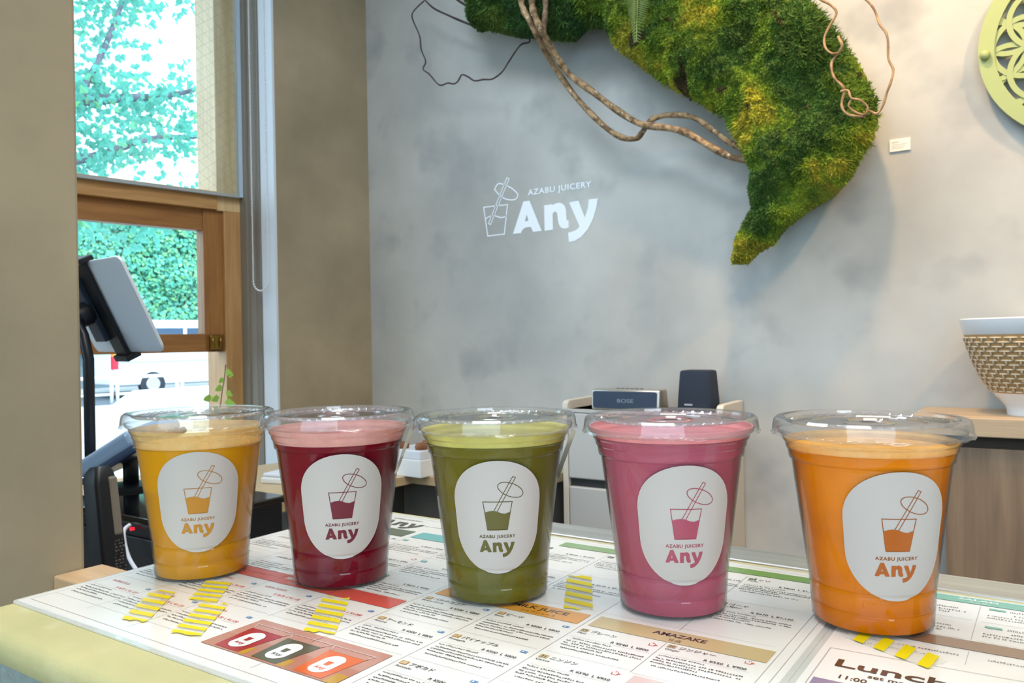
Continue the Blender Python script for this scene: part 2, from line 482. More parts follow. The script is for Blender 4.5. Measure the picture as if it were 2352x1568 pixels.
# diamond wire inside the upper pane
wm = MB()
pitch = 0.034
x0, x1, z0, z1 = -1.2, -0.374, 0.628, 1.3
for sgn, slope in ((1, 0.75), (-1, 0.75)):
    k = -60
    while k < 90:
        b = k * pitch
        pts = []
        for xx in (x0, x1):
            pts.append((xx, z0 + b + sgn * slope * (xx - x0)))
        (xa, za), (xb, zb) = pts
        ts = []
        for zz in (z0, z1):
            t = (zz - za) / (zb - za)
            ts.append(t)
        t0, t1 = max(0, min(ts)), min(1, max(ts))
        if t1 > t0 + 0.01:
            A = (xa + (xb - xa) * t0, 0.179, za + (zb - za) * t0); B = (xa + (xb - xa) * t1, 0.179, za + (zb - za) * t1)
            wm.tube([A, B], 0.00028, seg=3, caps=False)
        k += 1
o = wm.build('wire_grid', wire_mat, win); o['kind'] = 'stuff'
# white lining of the recess with roller-blind channel
ln = struct(empty('trim_1', matrix=WIN))
MB().box(-0.356, -0.348, -0.002, 0.075, OZ0, OZ1).build('lining_board', P('lining_white', (216, 221, 228), rough=0.5), ln, bevel=0.001)
MB().box(-0.360, -0.349, 0.075, 0.105, OZ0, OZ1).build('lining_channel', P('lining_taupe', (124, 117, 106), rough=0.6), ln, bevel=0.001)
MB().box(-0.353, -0.349, 0.105, 0.150, OZ0, OZ1).build('lining_board', P('lining_grey', (152, 146, 136), rough=0.6), ln, bevel=0.001)
MB().box(-0.362, -0.350, 0.150, 0.19, OZ0, OZ1).build('lining_channel', P('lining_mid', (136, 131, 122), rough=0.5), ln, bevel=0.001)
# beaded chain of the roller blind
pts = []
zt, zb = 1.40, 0.352
for i in range(200): pts.append((-0.372, 0.098, zt + (zb - zt) * i / 199))
for i in range(1, 12):
    a = math.pi * i / 12
    pts.append((-0.373, 0.053 + 0.045 * math.cos(a), zb - 0.035 * math.sin(a)))
for i in range(200): pts.append((-0.374, 0.008, zb + (zt - zb) * i / 199))
cp = []; cr = []
for a, b in zip(pts, pts[1:]):
    for t, r in ((0.0, 0.0006), (0.18, 0.0024), (0.4, 0.0031), (0.62, 0.0024), (0.82, 0.0006)):
        cp.append(tuple(a[i] + (b[i] - a[i]) * t for i in range(3))); cr.append(r)
ch = MB().tube(cp, cr, seg=6).build('blind_chain', P('chain_white', (236, 238, 240), rough=0.35), None, smooth=True, matrix=WIN)
tag(ch, 'white beaded pull chain hanging in a loop beside the window', 'chain')

# ------------------------------------------------------------------ street outside (local frame WIN: x along wall, y outward)
def ext(mb, name, mat, parent=None, **kw):
    return mb.build(name, mat, parent, matrix=None if parent is not None else WIN, **kw)
pave = P('pavement_pale', (186, 186, 182), rough=0.8, c2=(170, 170, 166), scale=2)
asphalt = P('asphalt', (92, 98, 106), rough=0.8, c2=(80, 86, 94), scale=3)
struct(ext(MB().box(-30, 45, 0.3, 15.2, GROUND_Z - 0.2, GROUND_Z), 'ground', pave))
struct(ext(MB().box(-30, 45, 15.2, 19.8, GROUND_Z - 0.2, GROUND_Z - 0.06), 'road', asphalt))
struct(ext(MB().box(-30, 45, 19.8, 60, GROUND_Z - 0.2, GROUND_Z + 0.02), 'pavement', pave))
struct(MB().box(-12, 14, -20, -2.2, GROUND_Z - 0.2, GROUND_Z).build('forecourt', pave))

# guard rail of bent white pipe
railw = P('rail_white', (238, 240, 240), rough=0.4)
def rail_section(x0, x1, label):
    t = empty('guard_rail', matrix=WIN @ Matrix.Translation((x0, 15.4, GROUND_Z)), label=label, cat='guard rail', group='white pipe guard rails along the road')
    L = x1 - x0
    r = 0.12
    path = [(0.06, 0, 0), (0.06, 0, 0.55 - r)]
    for i in range(1, 6):
        a = math.pi / 2 * i / 6
        path.append((0.06 + r - r * math.cos(a), 0, 0.55 - r + r * math.sin(a)))
    path.append((0.06 + r, 0, 0.55)); path.append((L - 0.06 - r, 0, 0.55))
    for i in range(1, 6):
        a = math.pi / 2 * i / 6
        path.append((L - 0.06 - r + r * math.sin(a), 0, 0.55 - r + r * math.cos(a)))
    path += [(L - 0.06, 0, 0.55 - r), (L - 0.06, 0, 0)]
    MB().tube(path, 0.036, seg=8).build('top_pipe', railw, t, smooth=True)
    MB().tube([(0.06, 0, 0.2), (L - 0.06, 0, 0.2)], 0.028, seg=8).build('lower_pipe', railw, t, smooth=True)
    return t
rail_section(3.8, 5.2, "white bent-pipe guard rail behind the tablet stand, before the van's tail lamps")
rail_section(5.2, 6.6, "white bent-pipe guard rail directly before the van's rear wheel")
rail_section(6.6, 8.0, 'white bent-pipe guard rail nearest the window jamb')

# van parked on the far lane
van_w = P('van_white', (236, 238, 240), rough=0.35, coat=0.5)
van_g = P('van_glass', (40, 70, 100), rough=0.08)
tyre = P('tyre_black', (48, 52, 58), rough=0.7)
hub = P('hub_silver', (200, 205, 210), rough=0.35, metal=0.5)
van = empty('van', matrix=WIN @ Matrix.Translation((6.05, 17.6, GROUND_Z - 0.06)), label='white van with dark windows passing beyond the guard rail', cat='van')
side = [(0.03, 0.32), (0.0, 0.5), (0.02, 1.05), (0.12, 1.75), (0.3, 1.9), (3.2, 1.9), (3.9, 1.2), (4.5, 1.0), (4.6, 0.4), (4.5, 0.3)]
MB().prism(side, 0, 1.65, axis='y').build('body', van_w, van, bevel=0.05, bseg=3)
MB().prism([(0.35, 1.12), (0.42, 1.7), (1.7, 1.7), (1.7, 1.12)], -0.006, 0.02, axis='y').build('side_window', van_g, van)
MB().prism([(1.8, 1.12), (1.8, 1.7), (2.9, 1.7), (3.4, 1.15)], -0.006, 0.02, axis='y').build('side_window', van_g, van)
MB().box(-0.012, 0.10, 0.2, 1.45, 1.12, 1.66).build('rear_window', van_g, van)
MB().box(-0.015, 0.11, -0.012, 0.13, 0.72, 1.02).build('tail_lamp', P('lamp_red', (230, 40, 60), rough=0.25), van)
MB().box(-0.015, 0.11, -0.012, 0.13, 1.02, 1.24).build('tail_lamp', P('lamp_orange', (255, 150, 50), rough=0.25), van)
MB().box(0.0, 4.55, -0.01, 0.02, 0.86, 0.90).build('trim_strip', P('van_trim', (170, 190, 200), rough=0.4), van)
for wx in (0.92, 3.75):
    w = MB()
    prof = [(0.0, -0.0), (0.16, 0.0), (0.20, 0.02), (0.30, 0.02), (0.31, 0.05), (0.31, 0.17), (0.0, 0.18)]
    w.lathe(prof, 28)
    wo = w.build('wheel', tyre, van, smooth=True, sharp=0.6, matrix=Matrix.Translation((wx, -0.03, 0.33)) @ Matrix.Rotation(-math.pi / 2, 4, 'X'))
    MB().lathe([(0, -0.012), (0.05, -0.02), (0.06, -0.008), (0.15, -0.012), (0.17, 0.005), (0.0, 0.01)], 24).build('hub_cap', hub, wo, smooth=True, sharp=0.5)

# ivy-covered wall across the road
ivy_wall = empty('ivy_wall', matrix=WIN @ Matrix.Translation((0, 22.0, GROUND_Z)), label='long wall covered in green ivy across the road', cat='hedge')
MB().box(-2, 26, 0.25, 0.8, 0, 5.4).build('wall', P('retaining_wall', (110, 130, 140), rough=0.9), ivy_wall)
def leaf_cloud(n, gen, size, cols, seed):
    r = np.random.default_rng(seed)
    pos, nrm = gen(r, n)
    t = r.normal(size=(n, 3)); t -= nrm * (t * nrm).sum(1, keepdims=True); t /= np.linalg.norm(t, axis=1, keepdims=True)
    b = np.cross(nrm, t)
    s = size * (0.6 + 0.8 * r.random((n, 1)))
    V = np.empty((n, 4, 3))
    V[:, 0] = pos - t * s; V[:, 1] = pos + b * s * 0.7; V[:, 2] = pos + t * s * 0.9; V[:, 3] = pos - b * s * 0.7
    V = V.reshape(-1, 3)
    F = np.arange(4 * n).reshape(-1, 4)
    c = np.array([lin(x) for x in cols])[r.integers(0, len(cols), n)] * (0.75 + 0.5 * r.random((n, 1)))
    return V, F, np.repeat(c, 4, axis=0)
def cloud_obj(name, data, mat, parent):
    V, F, Cc = data
    me = bpy.data.meshes.new(name)
    me.from_pydata(V.tolist(), [], F.tolist()); me.update()
    at = me.color_attributes.new('tint', 'FLOAT_COLOR', 'POINT')
    at.data.foreach_set('color', np.c_[Cc, np.ones(len(Cc))].astype(np.float32).ravel())
    o = link(name, me, mat, parent); o['kind'] = 'stuff'
    return o
leafmat = P('leaf_tinted', (80, 150, 60), rough=0.55, tint_attr='tint')
def gen_ivy(r, n):
    p = np.c_[r.uniform(3.0, 13.0, n), r.uniform(-0.2, 0.24, n), r.uniform(1.15, 5.5, n)]
    p[:, 1] += 0.10 * np.sin(p[:, 0] * 2.1 + 3 * np.sin(p[:, 2] * 1.3)) + 0.08 * np.sin(p[:, 2] * 4.2 + p[:, 0])
    nr = np.c_[r.normal(0, .45, n), -np.ones(n), r.normal(0.35, .4, n)]
    return p, nr / np.linalg.norm(nr, axis=1, keepdims=True)
cloud_obj('ivy_leaves', leaf_cloud(26000, gen_ivy, 0.075, [(96, 182, 148), (84, 168, 140), (112, 196, 146), (140, 204, 138), (88, 174, 152)], 3), leafmat, ivy_wall)

# pale building behind
bl = empty('building', matrix=WIN @ Matrix.Translation((0, 29, GROUND_Z)), label='tall pale building with narrow dark window slits behind the trees', cat='building')
facade = P('facade_pale', (232, 238, 238), rough=0.7)
MB().box(-8, 12.0, 0, 8, 0, 22).build('wall', facade, bl)
MB().box(12.0, 40, 1.2, 8, 0, 22).build('wall', P('facade_white', (246, 246, 244), rough=0.7), bl)
slit = P('slit_glass', (60, 120, 150), rough=0.15)
for i, (x, z) in enumerate([(9.0, 9.2), (9.0, 12.4), (7.3, 9.2), (7.3, 12.8), (5.6, 9.2), (5.6, 12.6), (9.0, 6.0)]):
    MB().box(x, x + 0.28, -0.03, 0.05, z, z + 1.3).build('window', slit, bl)
for x in (6.4, 8.1, 10.2, 11.1):
    MB().box(x, x + 0.05, -0.02, 0.02, 3, 21).build('panel_joint', P('joint_grey', (190, 205, 208), rough=0.7), bl)

# street tree with fan-shaped leaves
bark = P('bark_grey', (120, 116, 128), rough=0.9, c2=(96, 92, 104), scale=20, bump=0.4, bscale=40)
tree = empty('street_tree', matrix=WIN @ Matrix.Translation((0.4, 6.2, GROUND_Z)), label='roadside tree with fan-shaped green leaves outside the window', cat='tree')
MB().tube(spline([(0, 0, 0), (0.02, 0, 1.4), (-0.05, 0.05, 2.8), (0.0, 0.0, 4.2), (0.05, 0, 5.4), (0.0, 0, 7.0)], 4), [0.16 - 0.12 * i / 20 for i in range(21)], seg=10).build('trunk', bark, tree, smooth=True)
branches = [
    [(0, 0, 3.0), (0.55, 0.0, 3.25), (0.95, 0.05, 3.7), (1.25, 0.0, 4.4), (1.5, 0.0, 5.2)],
    [(0.0, 0, 2.5), (0.6, -0.05, 2.9), (1.1, 0.0, 3.1), (1.6, 0.0, 3.35), (2.2, 0.1, 3.5), (2.7, 0.1, 3.7)],
    [(0.9, 0.0, 3.6), (1.4, 0.1, 3.75), (1.9, 0.15, 3.9), (2.5, 0.1, 4.15)],
    [(0, 0, 3.8), (0.5, 0.1, 4.4), (1.0, 0.1, 4.7), (1.7, 0.1, 5.0), (2.3, 0.0, 5.1)],
    [(0.2, 0, 2.4), (0.8, 0.1, 2.55), (1.4, 0.1, 2.5), (2.0, 0.0, 2.7), (2.5, 0.0, 2.9)]]
for b in branches:
    sp = spline(b, 4)
    MB().tube(sp, [0.055 * (1 - 0.85 * i / (len(sp) - 1)) + 0.006 for i in range(len(sp))], seg=7).build('branch', bark, tree, smooth=True)
fan = [(0, 0), (0.012, 0.016), (0.036, 0.034), (0.030, 0.050), (0.014, 0.058), (0.004, 0.050), (0, 0.046), (-0.004, 0.050), (-0.014, 0.058), (-0.030, 0.050), (-0.036, 0.034), (-0.012, 0.016)]
lm = bpy.data.meshes.new('leaf')
ft = tessellate_polygon([[Vector((p[0], p[1], 0)) for p in fan]])
lm.from_pydata([(p[0], p[1], 0.012 * abs(p[0]) / 0.036) for p in fan], [], ft); lm.update()
def translucent_leaf(name, c, c2):
    m, nt, out = base_mat(name)
    d = nt.nodes.new('ShaderNodeBsdfDiffuse'); t = nt.nodes.new('ShaderNodeBsdfTranslucent'); mx = nt.nodes.new('ShaderNodeMixShader')
    oi = nt.nodes.new('ShaderNodeObjectInfo')
    cc = mixcol(nt, oi.outputs['Random'], lin(c), lin(c2))
    nt.links.new(cc, d.inputs[0]); nt.links.new(cc, t.inputs[0]); mx.inputs[0].default_value = 0.5
    nt.links.new(d.outputs[0], mx.inputs[1]); nt.links.new(t.outputs[0], mx.inputs[2]); nt.links.new(mx.outputs[0], out.inputs[0])
    return m
gleaf = translucent_leaf('leaf_green', (112, 192, 172), (146, 206, 146))
lm.materials.append(gleaf)
# leaf positions hang round the branches
lr = random.Random(5)
spots = []
for b in branches:
    sp = spline(b, 10)
    for i in range(len(sp)):
        p = sp[i]
        if p.x < 0.3: continue
        for k in range(13):
            q = p + Vector((lr.gauss(0, 0.17), lr.gauss(0, 0.16), lr.gauss(-0.03, 0.13)))
            spots.append(q)
lr.shuffle(spots)
for q in spots[:290]:
    o = link('leaf', lm, None, tree)
    sc = lr.uniform(0.9, 1.5)
    o.matrix_local = Matrix.Translation(q) @ Matrix.Rotation(lr.uniform(-0.8, 0.8), 4, 'Z') @ Matrix.Rotation(lr.uniform(1.0, 2.3), 4, 'X') @ Matrix.Rotation(lr.uniform(0, 6.28), 4, 'Z') @ Matrix.Scale(sc, 4)
fm = MB()
for q in spots[290:]:
    mt = Matrix.Translation(q) @ Matrix.Rotation(lr.uniform(-0.8, 0.8), 4, 'Z') @ Matrix.Rotation(lr.uniform(1.0, 2.3), 4, 'X') @ Matrix.Rotation(lr.uniform(0, 6.28), 4, 'Z') @ Matrix.Scale(lr.uniform(0.9, 1.5), 4)
    fm.add([mt @ Vector((p[0], p[1], 0.012 * abs(p[0]) / 0.036)) for p in fan], ft)
o = fm.build('foliage', translucent_leaf('leaf_green_mass', (110, 188, 174), (140, 202, 150)), tree); o['kind'] = 'stuff'

# white block shaped to stand in for sunlit pavement, with flowers, outside
pl = empty('sunlit_block', matrix=WIN @ Matrix.Translation((0.25, 2.4, GROUND_Z)), label='white block standing in for sunlit pavement outside the window', cat='sunlit_block')
MB().prism([(0.0, 0), (0.0, 0.83), (0.10, 0.90), (0.16, 0.935), (2.2, 0.955), (2.2, 0)], 0, 0.5, axis='y').build('body', P('sunlit_white', (244, 244, 240), rough=0.8), pl, bevel=0.02)
fl = empty('flowering_plant', matrix=WIN @ Matrix.Translation((0.86, 2.45, GROUND_Z + 0.90)), label='pink and white flowers on the white block outside the window', cat='flowers')
MB().tube([(0, 0, 0), (0.0, 0, 0.10), (0.02, 0, 0.19)], 0.004).build('stem', P('stem_green', (80, 120, 60), rough=0.7), fl, smooth=True)
petm = P('petal_pink', (200, 130, 190), rough=0.6); petw = P('petal_white', (245, 240, 245), rough=0.6)
for i in range(12):
    pm = MB(); a = lr.uniform(0, 6.28); cx, cz = lr.uniform(-0.05, 0.05), lr.uniform(-0.05, 0.19); r = lr.uniform(0.016, 0.03)
    pm.add([(cx + r * math.cos(a + k * 1.047) * (1 if k % 2 else 0.75), lr.uniform(-0.06, 0.0), cz + r * math.sin(a + k * 1.047)) for k in range(6)], [(0, 1, 2, 3, 4, 5)])
    pm.build('petal', petm if i % 2 else petw, fl)
# young climber on the window jamb
cl = empty('climbing_plant', matrix=WIN, label='thin green climber growing up beside the window jamb', cat='plant')
sp = spline([(-0.452, 0.16, -0.235), (-0.455, 0.165, -0.08), (-0.45, 0.16, 0.0), (-0.443, 0.155, 0.05), (-0.44, 0.15, 0.095)], 5)
MB().tube(sp, 0.0016, seg=6).build('stem', P('climber_stem', (120, 90, 60), rough=0.7), cl, smooth=True)
ivl = P('climber_leaf', (170, 214, 96), rough=0.5)
for (x, z, s, a) in [(-0.443, 0.075, 0.016, 0.4), (-0.448, 0.055, 0.014, 2.4), (-0.436, 0.062, 0.012, 0.0), (-0.452, 0.03, 0.017, 2.7), (-0.442, 0.012, 0.016, 0.6), (-0.462, -0.003, 0.018, 2.9), (-0.447, -0.02, 0.022, 0.2), (-0.486, -0.002, 0.018, 3.0), (-0.468, -0.03, 0.022, 2.2), (-0.45, -0.05, 0.02, 0.8)]:
    s *= 1.35
    M_ = Matrix.Translation((x, 0.15, z)) @ Matrix.Rotation(a, 4, 'Y') @ Matrix.Rotation(1.3, 4, 'X')
    m = MB(); m.add([M_ @ Vector(p) for p in [(0, 0, 0), (s * .4, s * .55, 0.002), (s * .95, s * .3, 0), (s * 1.25, 0, 0.003), (s * .95, -s * .3, 0), (s * .4, -s * .55, 0.002)]], [(0, 1, 2, 3, 4, 5)])
    m.build('leaf', ivl, cl)
# ------------------------------------------------------------------ serving counter
ct_top = P('counter_yellow_mortar', (206, 196, 142), rough=0.6, c2=(188, 182, 130), scale=9, detail=6, c3=(218, 212, 170), scale3=26, lo3=0.55, hi3=0.8, bump=0.12, bscale=90)
ct_side = P('counter_grey_mortar', (168, 178, 170), rough=0.85, c2=(142, 152, 146), scale=7, detail=7, c3=(96, 100, 92), scale3=160, lo3=0.62, hi3=0.8, bump=0.4, bscale=120)
counter = empty('counter', (0, 0.21, FLOOR_Z), label='mortar serving counter with a pale yellow top edge', cat='counter')
def in_parent(o, par):
    o.matrix_parent_inverse = par.matrix_world.inverted()
    return o
bpy.context.view_layer.update()
def part(mb, name, mat, par, **kw):
    """part built in world coordinates"""
    o = mb.build(name, mat, None, **kw)
    o.parent = par
    o.matrix_parent_inverse = Matrix.Translation(par.location).inverted()
    return o
part(MB().box(-0.541, 1.4, 0.203, 0.555, -0.022, 0.0), 'top', ct_top, counter, bevel=0.0105, bseg=4, smooth=True, sharp=0.5)
part(MB().box(-0.538, 1.4, 0.2045, 0.5535, FLOOR_Z, -0.012), 'body', ct_side, counter, bevel=0.004)
steel = P('brushed_steel', (222, 220, 214), rough=0.42, metal=0.9, c2=(200, 198, 192), scale=3, stretch=(1, 40, 40))
wt = MB().box(-0.372, 1.4, 0.5556, 0.592, -0.02, -0.0015)
wt.box(-0.372, 1.4, 0.586, 0.592, -0.12, -0.02)
tag(wt.build('steel_worktop', steel, None, bevel=0.002), 'brushed steel worktop strip along the back of the counter', 'worktop')

# ------------------------------------------------------------------ wooden ledge under the window and along the back wall
ash = wood('ash_board', (214, 190, 150), (196, 168, 126), 'y', 4, ratio=18)
ash_edge = wood('ash_edge', (176, 142, 92), (158, 124, 78), 'y', 4)
lg = empty('ledge', (-1.46, 1.2, FLOOR_Z), label='wooden L-shaped ledge under the window and along the back wall', cat='ledge')
lw = lambda Y: -1.8953 + math.tan(WA) * (Y - 1.95) + 0.003
part(MB().prism([(-1.462, 0.90), (-1.435, 1.62), (-1.10, 1.62), (-1.10, 1.947), (lw(1.947), 1.947), (lw(0.90), 0.90)], -0.224, -0.2), 'board', ash, lg, bevel=0.0015)
part(MB().box(-1.50, -1.12, 1.66, 1.94, FLOOR_Z, -0.224), 'panel', P('panel_dark_grey', (104, 102, 96), rough=0.7), lg)
part(MB().box(-1.85, -1.62, 1.30, 1.60, FLOOR_Z, -0.224), 'panel', P('panel_blue_grey', (176, 186, 196), rough=0.5), lg)
chrome = P('chrome', (210, 214, 220), rough=0.15, metal=1.0)
part(MB().tube([(-1.50, 1.18, FLOOR_Z), (-1.50, 1.18, -0.224)], 0.014, seg=12), 'leg', chrome, lg, smooth=True)
part(MB().tube([(-1.50, 1.55, FLOOR_Z), (-1.50, 1.55, -0.224)], 0.014, seg=12), 'leg', chrome, lg, smooth=True)

paper_w = P('box_white', (238, 238, 236), rough=0.5)
t = empty('white_box', (-1.43, 1.66, -0.2), label='white lidded box with brown pieces on top, on the wooden ledge', cat='box', rz=math.radians(-4))
MB().box(-0.065, 0.06, -0.07, 0.07, 0.0, 0.046).build('body', paper_w, t, bevel=0.002)
MB().box(-0.062, 0.057, -0.067, 0.067, 0.046, 0.07).build('inner_tray', P('tray_white', (226, 230, 236), rough=0.4), t, bevel=0.003)
brn = P('brown_bits', (150, 96, 60), rough=0.7, c2=(120, 72, 44), scale=60)
for x, y in ((-0.03, -0.045), (0.035, -0.04), (0.0, 0.02)):
    MB().lathe([(0, 0.069), (0.016, 0.070), (0.018, 0.078), (0.014, 0.086), (0, 0.089)], 14, x, y).build('brown_piece', brn, t, smooth=True)
t = empty('tissue_box', (-1.655, 1.40, -0.2), label='small flat white packet on the window end of the ledge', cat='packet', rz=math.radians(12))
MB().box(-0.05, 0.05, -0.06, 0.09, 0.0, 0.016).build('body', paper_w, t, bevel=0.004)
MB().box(-0.048, 0.048, -0.055, 0.085, 0.016, 0.026).build('top_sheet', P('sheet_white', (230, 232, 240), rough=0.6), t, bevel=0.004)

# ------------------------------------------------------------------ grey drawer cabinet with loudspeakers
cab_g = P('cabinet_grey', (196, 196, 192), rough=0.45)
cab_l = P('cabinet_lip', (214, 208, 196), rough=0.4)
dr = empty('drawer_cabinet', (-0.86, 1.8, FLOOR_Z), label='grey drawer cabinet with raised rounded side panels by the back wall', cat='cabinet')
part(MB().box(-1.058, -0.66, 1.815, 1.944, FLOOR_Z + 0.03, -0.026), 'body', P('cabinet_inner', (60, 60, 60), rough=0.6), dr)
part(MB().box(-1.058, -0.66, 1.802, 1.944, -0.034, -0.026), 'top', cab_g, dr)
for x0, x1 in ((-1.074, -1.058), (-0.66, -0.644)):
    lip = [(1.801, FLOOR_Z), (1.801, -0.022), (1.803, -0.012), (1.809, -0.006), (1.82, -0.0035), (1.946, -0.002), (1.946, FLOOR_Z)]
    part(MB().prism(lip, x0, x1, axis='x'), 'side_panel', cab_l, dr, bevel=0.002)
for z1, z0 in ((-0.036, -0.204), (-0.226, -0.40), (-0.422, -0.60), (-0.622, -0.90)):
    part(MB().box(-1.056, -0.662, 1.801, 1.83, z0, z1), 'drawer', cab_g, dr, bevel=0.003)

silver = P('speaker_silver', (190, 186, 178), rough=0.3, metal=0.7)
grille = P('speaker_grille_blue', (54, 72, 98), rough=0.6, bump=0.5, bscale=900)
t = empty('bluetooth_speaker', (-0.896, 1.835, -0.026), label='small silver box speaker with a blue-grey front on the drawer cabinet', cat='speaker')
hs = 0.0925
MB().prism([(-0.030, 0.004), (-0.026, 0.0), (0.026, 0.0), (0.030, 0.006), (0.022, 0.050), (0.018, 0.0535), (-0.020, 0.0535), (-0.025, 0.050)], -hs, hs, axis='x').build('body', silver, t, bevel=0.003, smooth=True, sharp=0.6)
MB().prism([(-hs + 0.006, 0.010), (-hs + 0.010, 0.006), (hs - 0.010, 0.006), (hs - 0.006, 0.010), (hs - 0.006, 0.044), (hs - 0.010, 0.048), (-hs + 0.010, 0.048), (-hs + 0.006, 0.044)], -0.0325, -0.024, axis='y').build('grille', grille, t)
a = Art().text('BOSE', 0, 0.021, 0.013, width=0.045, align='CENTER', bold=0.02)
me = bpy.data.meshes.new('lettering'); me.from_pydata([(p[0] + 0.004, -0.033, p[1]) for p in a.v], [], a.f)
link('lettering', me, P('letter_grey', (150, 160, 170), rough=0.4, metal=0.5), t)
for k in range(6):
    MB().box(-0.035 + k * 0.013, -0.028 + k * 0.013, -0.004, 0.004, 0.0535, 0.0548).build('button', P('button_dark', (70, 70, 74), rough=0.5), t)

black_p = P('black_plastic', (26, 30, 38), rough=0.4)
t = empty('tower_speaker', (-0.727, 1.868, -0.026), label='dark upright rounded speaker with a cloth front on the drawer cabinet', cat='speaker')
def rrect(w, d, r, n=5):
    out = []
    for cx, cy, a0 in ((w - r, d - r, 0), (-w + r, d - r, 90), (-w + r, -d + r, 180), (w - r, -d + r, 270)):
        for k in range(n + 1):
            a = math.radians(a0 + 90 * k / n); out.append((cx + r * math.cos(a), cy + r * math.sin(a)))
    return out
def loft(sections):
    mb = MB(); vs = []; n = len(sections[0][0])
    for loop, z in sections: vs += [(p[0], p[1], z) for p in loop]
    fs = []
    for i in range(len(sections) - 1):
        for k in range(n):
            fs.append((i * n + k, i * n + (k + 1) % n, (i + 1) * n + (k + 1) % n, (i + 1) * n + k))
    fs.append(tuple(reversed(range(n)))); fs.append(tuple((len(sections) - 1) * n + k for k in range(n)))
    return mb.add(vs, fs)
loft([(rrect(.043, .036, .012), 0.012), (rrect(.0425, .0355, .012), 0.03), (rrect(.038, .032, .012), 0.094), (rrect(.0365, .0305, .012), 0.099), (rrect(.032, .026, .011), 0.1005)]).build('cloth_body', P('speaker_navy', (38, 50, 68), rough=0.8, bump=0.5, bscale=700), t, smooth=True, sharp=0.7)
loft([(rrect(.0425, .0355, .012), 0.0), (rrect(.044, .037, .012), 0.004), (rrect(.044, .037, .012), 0.012)]).build('base', black_p, t, smooth=True, sharp=0.7)
MB().box(-0.022, -0.002, -0.0372, -0.0345, 0.0165, 0.0205).build('maker_plate', P('plate_grey', (170, 176, 184), rough=0.4), t)

# ------------------------------------------------------------------ wooden cabinet with the bowl at the right
walnut = wood('cabinet_wood', (150, 128, 104), (120, 100, 82), 'z', 4, ratio=12, rough=0.6)
slabw = wood('cabinet_slab', (200, 178, 148), (180, 156, 126), 'x', 4, ratio=14, rough=0.55)
cb = empty('wood_cabinet', (0.3, 1.74, FLOOR_Z), label='wooden cabinet with a thick pale top, right of the back wall', cat='cabinet')
part(MB().box(-0.243, 1.4, 1.722, 1.947, -0.040, -0.0047), 'top_slab', slabw, cb, bevel=0.002)
part(MB().box(-0.186, 1.4, 1.76, 1.945, FLOOR_Z, -0.040), 'body', P('cabinet_gap', (70, 58, 48), rough=0.7), cb)
part(MB().box(-0.186, 0.32, 1.74, 1.76, FLOOR_Z + 0.06, -0.063), 'door', walnut, cb, bevel=0.001)
part(MB().box(0.324, 0.83, 1.74, 1.76, FLOOR_Z + 0.06, -0.063), 'door', walnut, cb, bevel=0.001)

bx, by, bz = -0.045, 1.826, -0.0047
porc = P('porcelain_white', (236, 238, 240), rough=0.12, coat=0.6)
tanp = P('porcelain_tan', (186, 146, 96), rough=0.45)
weave_w = P('weave_cream', (216, 196, 166), rough=0.4)
bw = empty('bowl', (bx, by, bz), label='large white footed bowl with a tan basket-weave band on the wooden cabinet', cat='bowl')
def bowl_r(z):
    zs = [0.0, 0.012, 0.02, 0.035, 0.05, 0.075, 0.105, 0.135, 0.155, 0.184]
    rs = [0.042, 0.043, 0.047, 0.060, 0.071, 0.086, 0.0985, 0.108, 0.113, 0.120]
    return float(np.interp(z, zs, rs))
MB().lathe([(0, 0.002), (0.038, 0.002), (0.041, 0.0), (0.042, 0.002), (0.043, 0.012), (0.047, 0.02), (0.060, 0.035), (0.066, 0.0435)] , 64).build('foot', porc, bw, smooth=True, sharp=0.9)
MB().lathe([(bowl_r(z), z) for z in np.linspace(0.0435, 0.155, 14)], 64).build('tan_band', tanp, bw, smooth=True)
MB().lathe([(0.113, 0.155), (0.1145, 0.156), (0.1195, 0.181), (0.1205, 0.184), (0.119, 0.1862), (0.116, 0.184), (0.108, 0.15), (0.09, 0.10), (0.06, 0.05), (0.0, 0.03)], 64).build('rim', porc, bw, smooth=True, sharp=0.9)
# raised basket weave: staggered horizontal strands and short uprights
hm = MB()
nrow = 13
for row in range(nrow):
    z = 0.047 + (0.149 - 0.047) * row / (nrow - 1)
    r = bowl_r(z)
    nst = 26
    for k in range(nst):
        a0 = 2 * math.pi * (k + 0.5 * (row % 2)) / nst
        if math.sin(a0 + 0.13) > 0.35: continue
        pts = [((r + 0.0022 * math.sin(math.pi * q / 4)) * math.cos(a0 + 0.2 * q / 4), (r + 0.0022 * math.sin(math.pi * q / 4)) * math.sin(a0 + 0.2 * q / 4), z) for q in range(5)]
        hm.tube(pts, 0.0016, seg=5)
        if row == nrow - 1: continue
        a1 = a0 + 0.22
        z2 = z + 0.0045
        hm.tube([((bowl_r(z2 - 0.005) + 0.001) * math.cos(a1), (bowl_r(z2 - 0.005) + 0.001) * math.sin(a1), z2 - 0.005), ((bowl_r(z2) + 0.002) * math.cos(a1), (bowl_r(z2) + 0.002) * math.sin(a1), z2), ((bowl_r(z2 + 0.005) + 0.001) * math.cos(a1), (bowl_r(z2 + 0.005) + 0.001) * math.sin(a1), z2 + 0.005)], 0.0018, seg=5)
o = hm.build('woven_relief', weave_w, bw, smooth=True); o['kind'] = 'stuff'

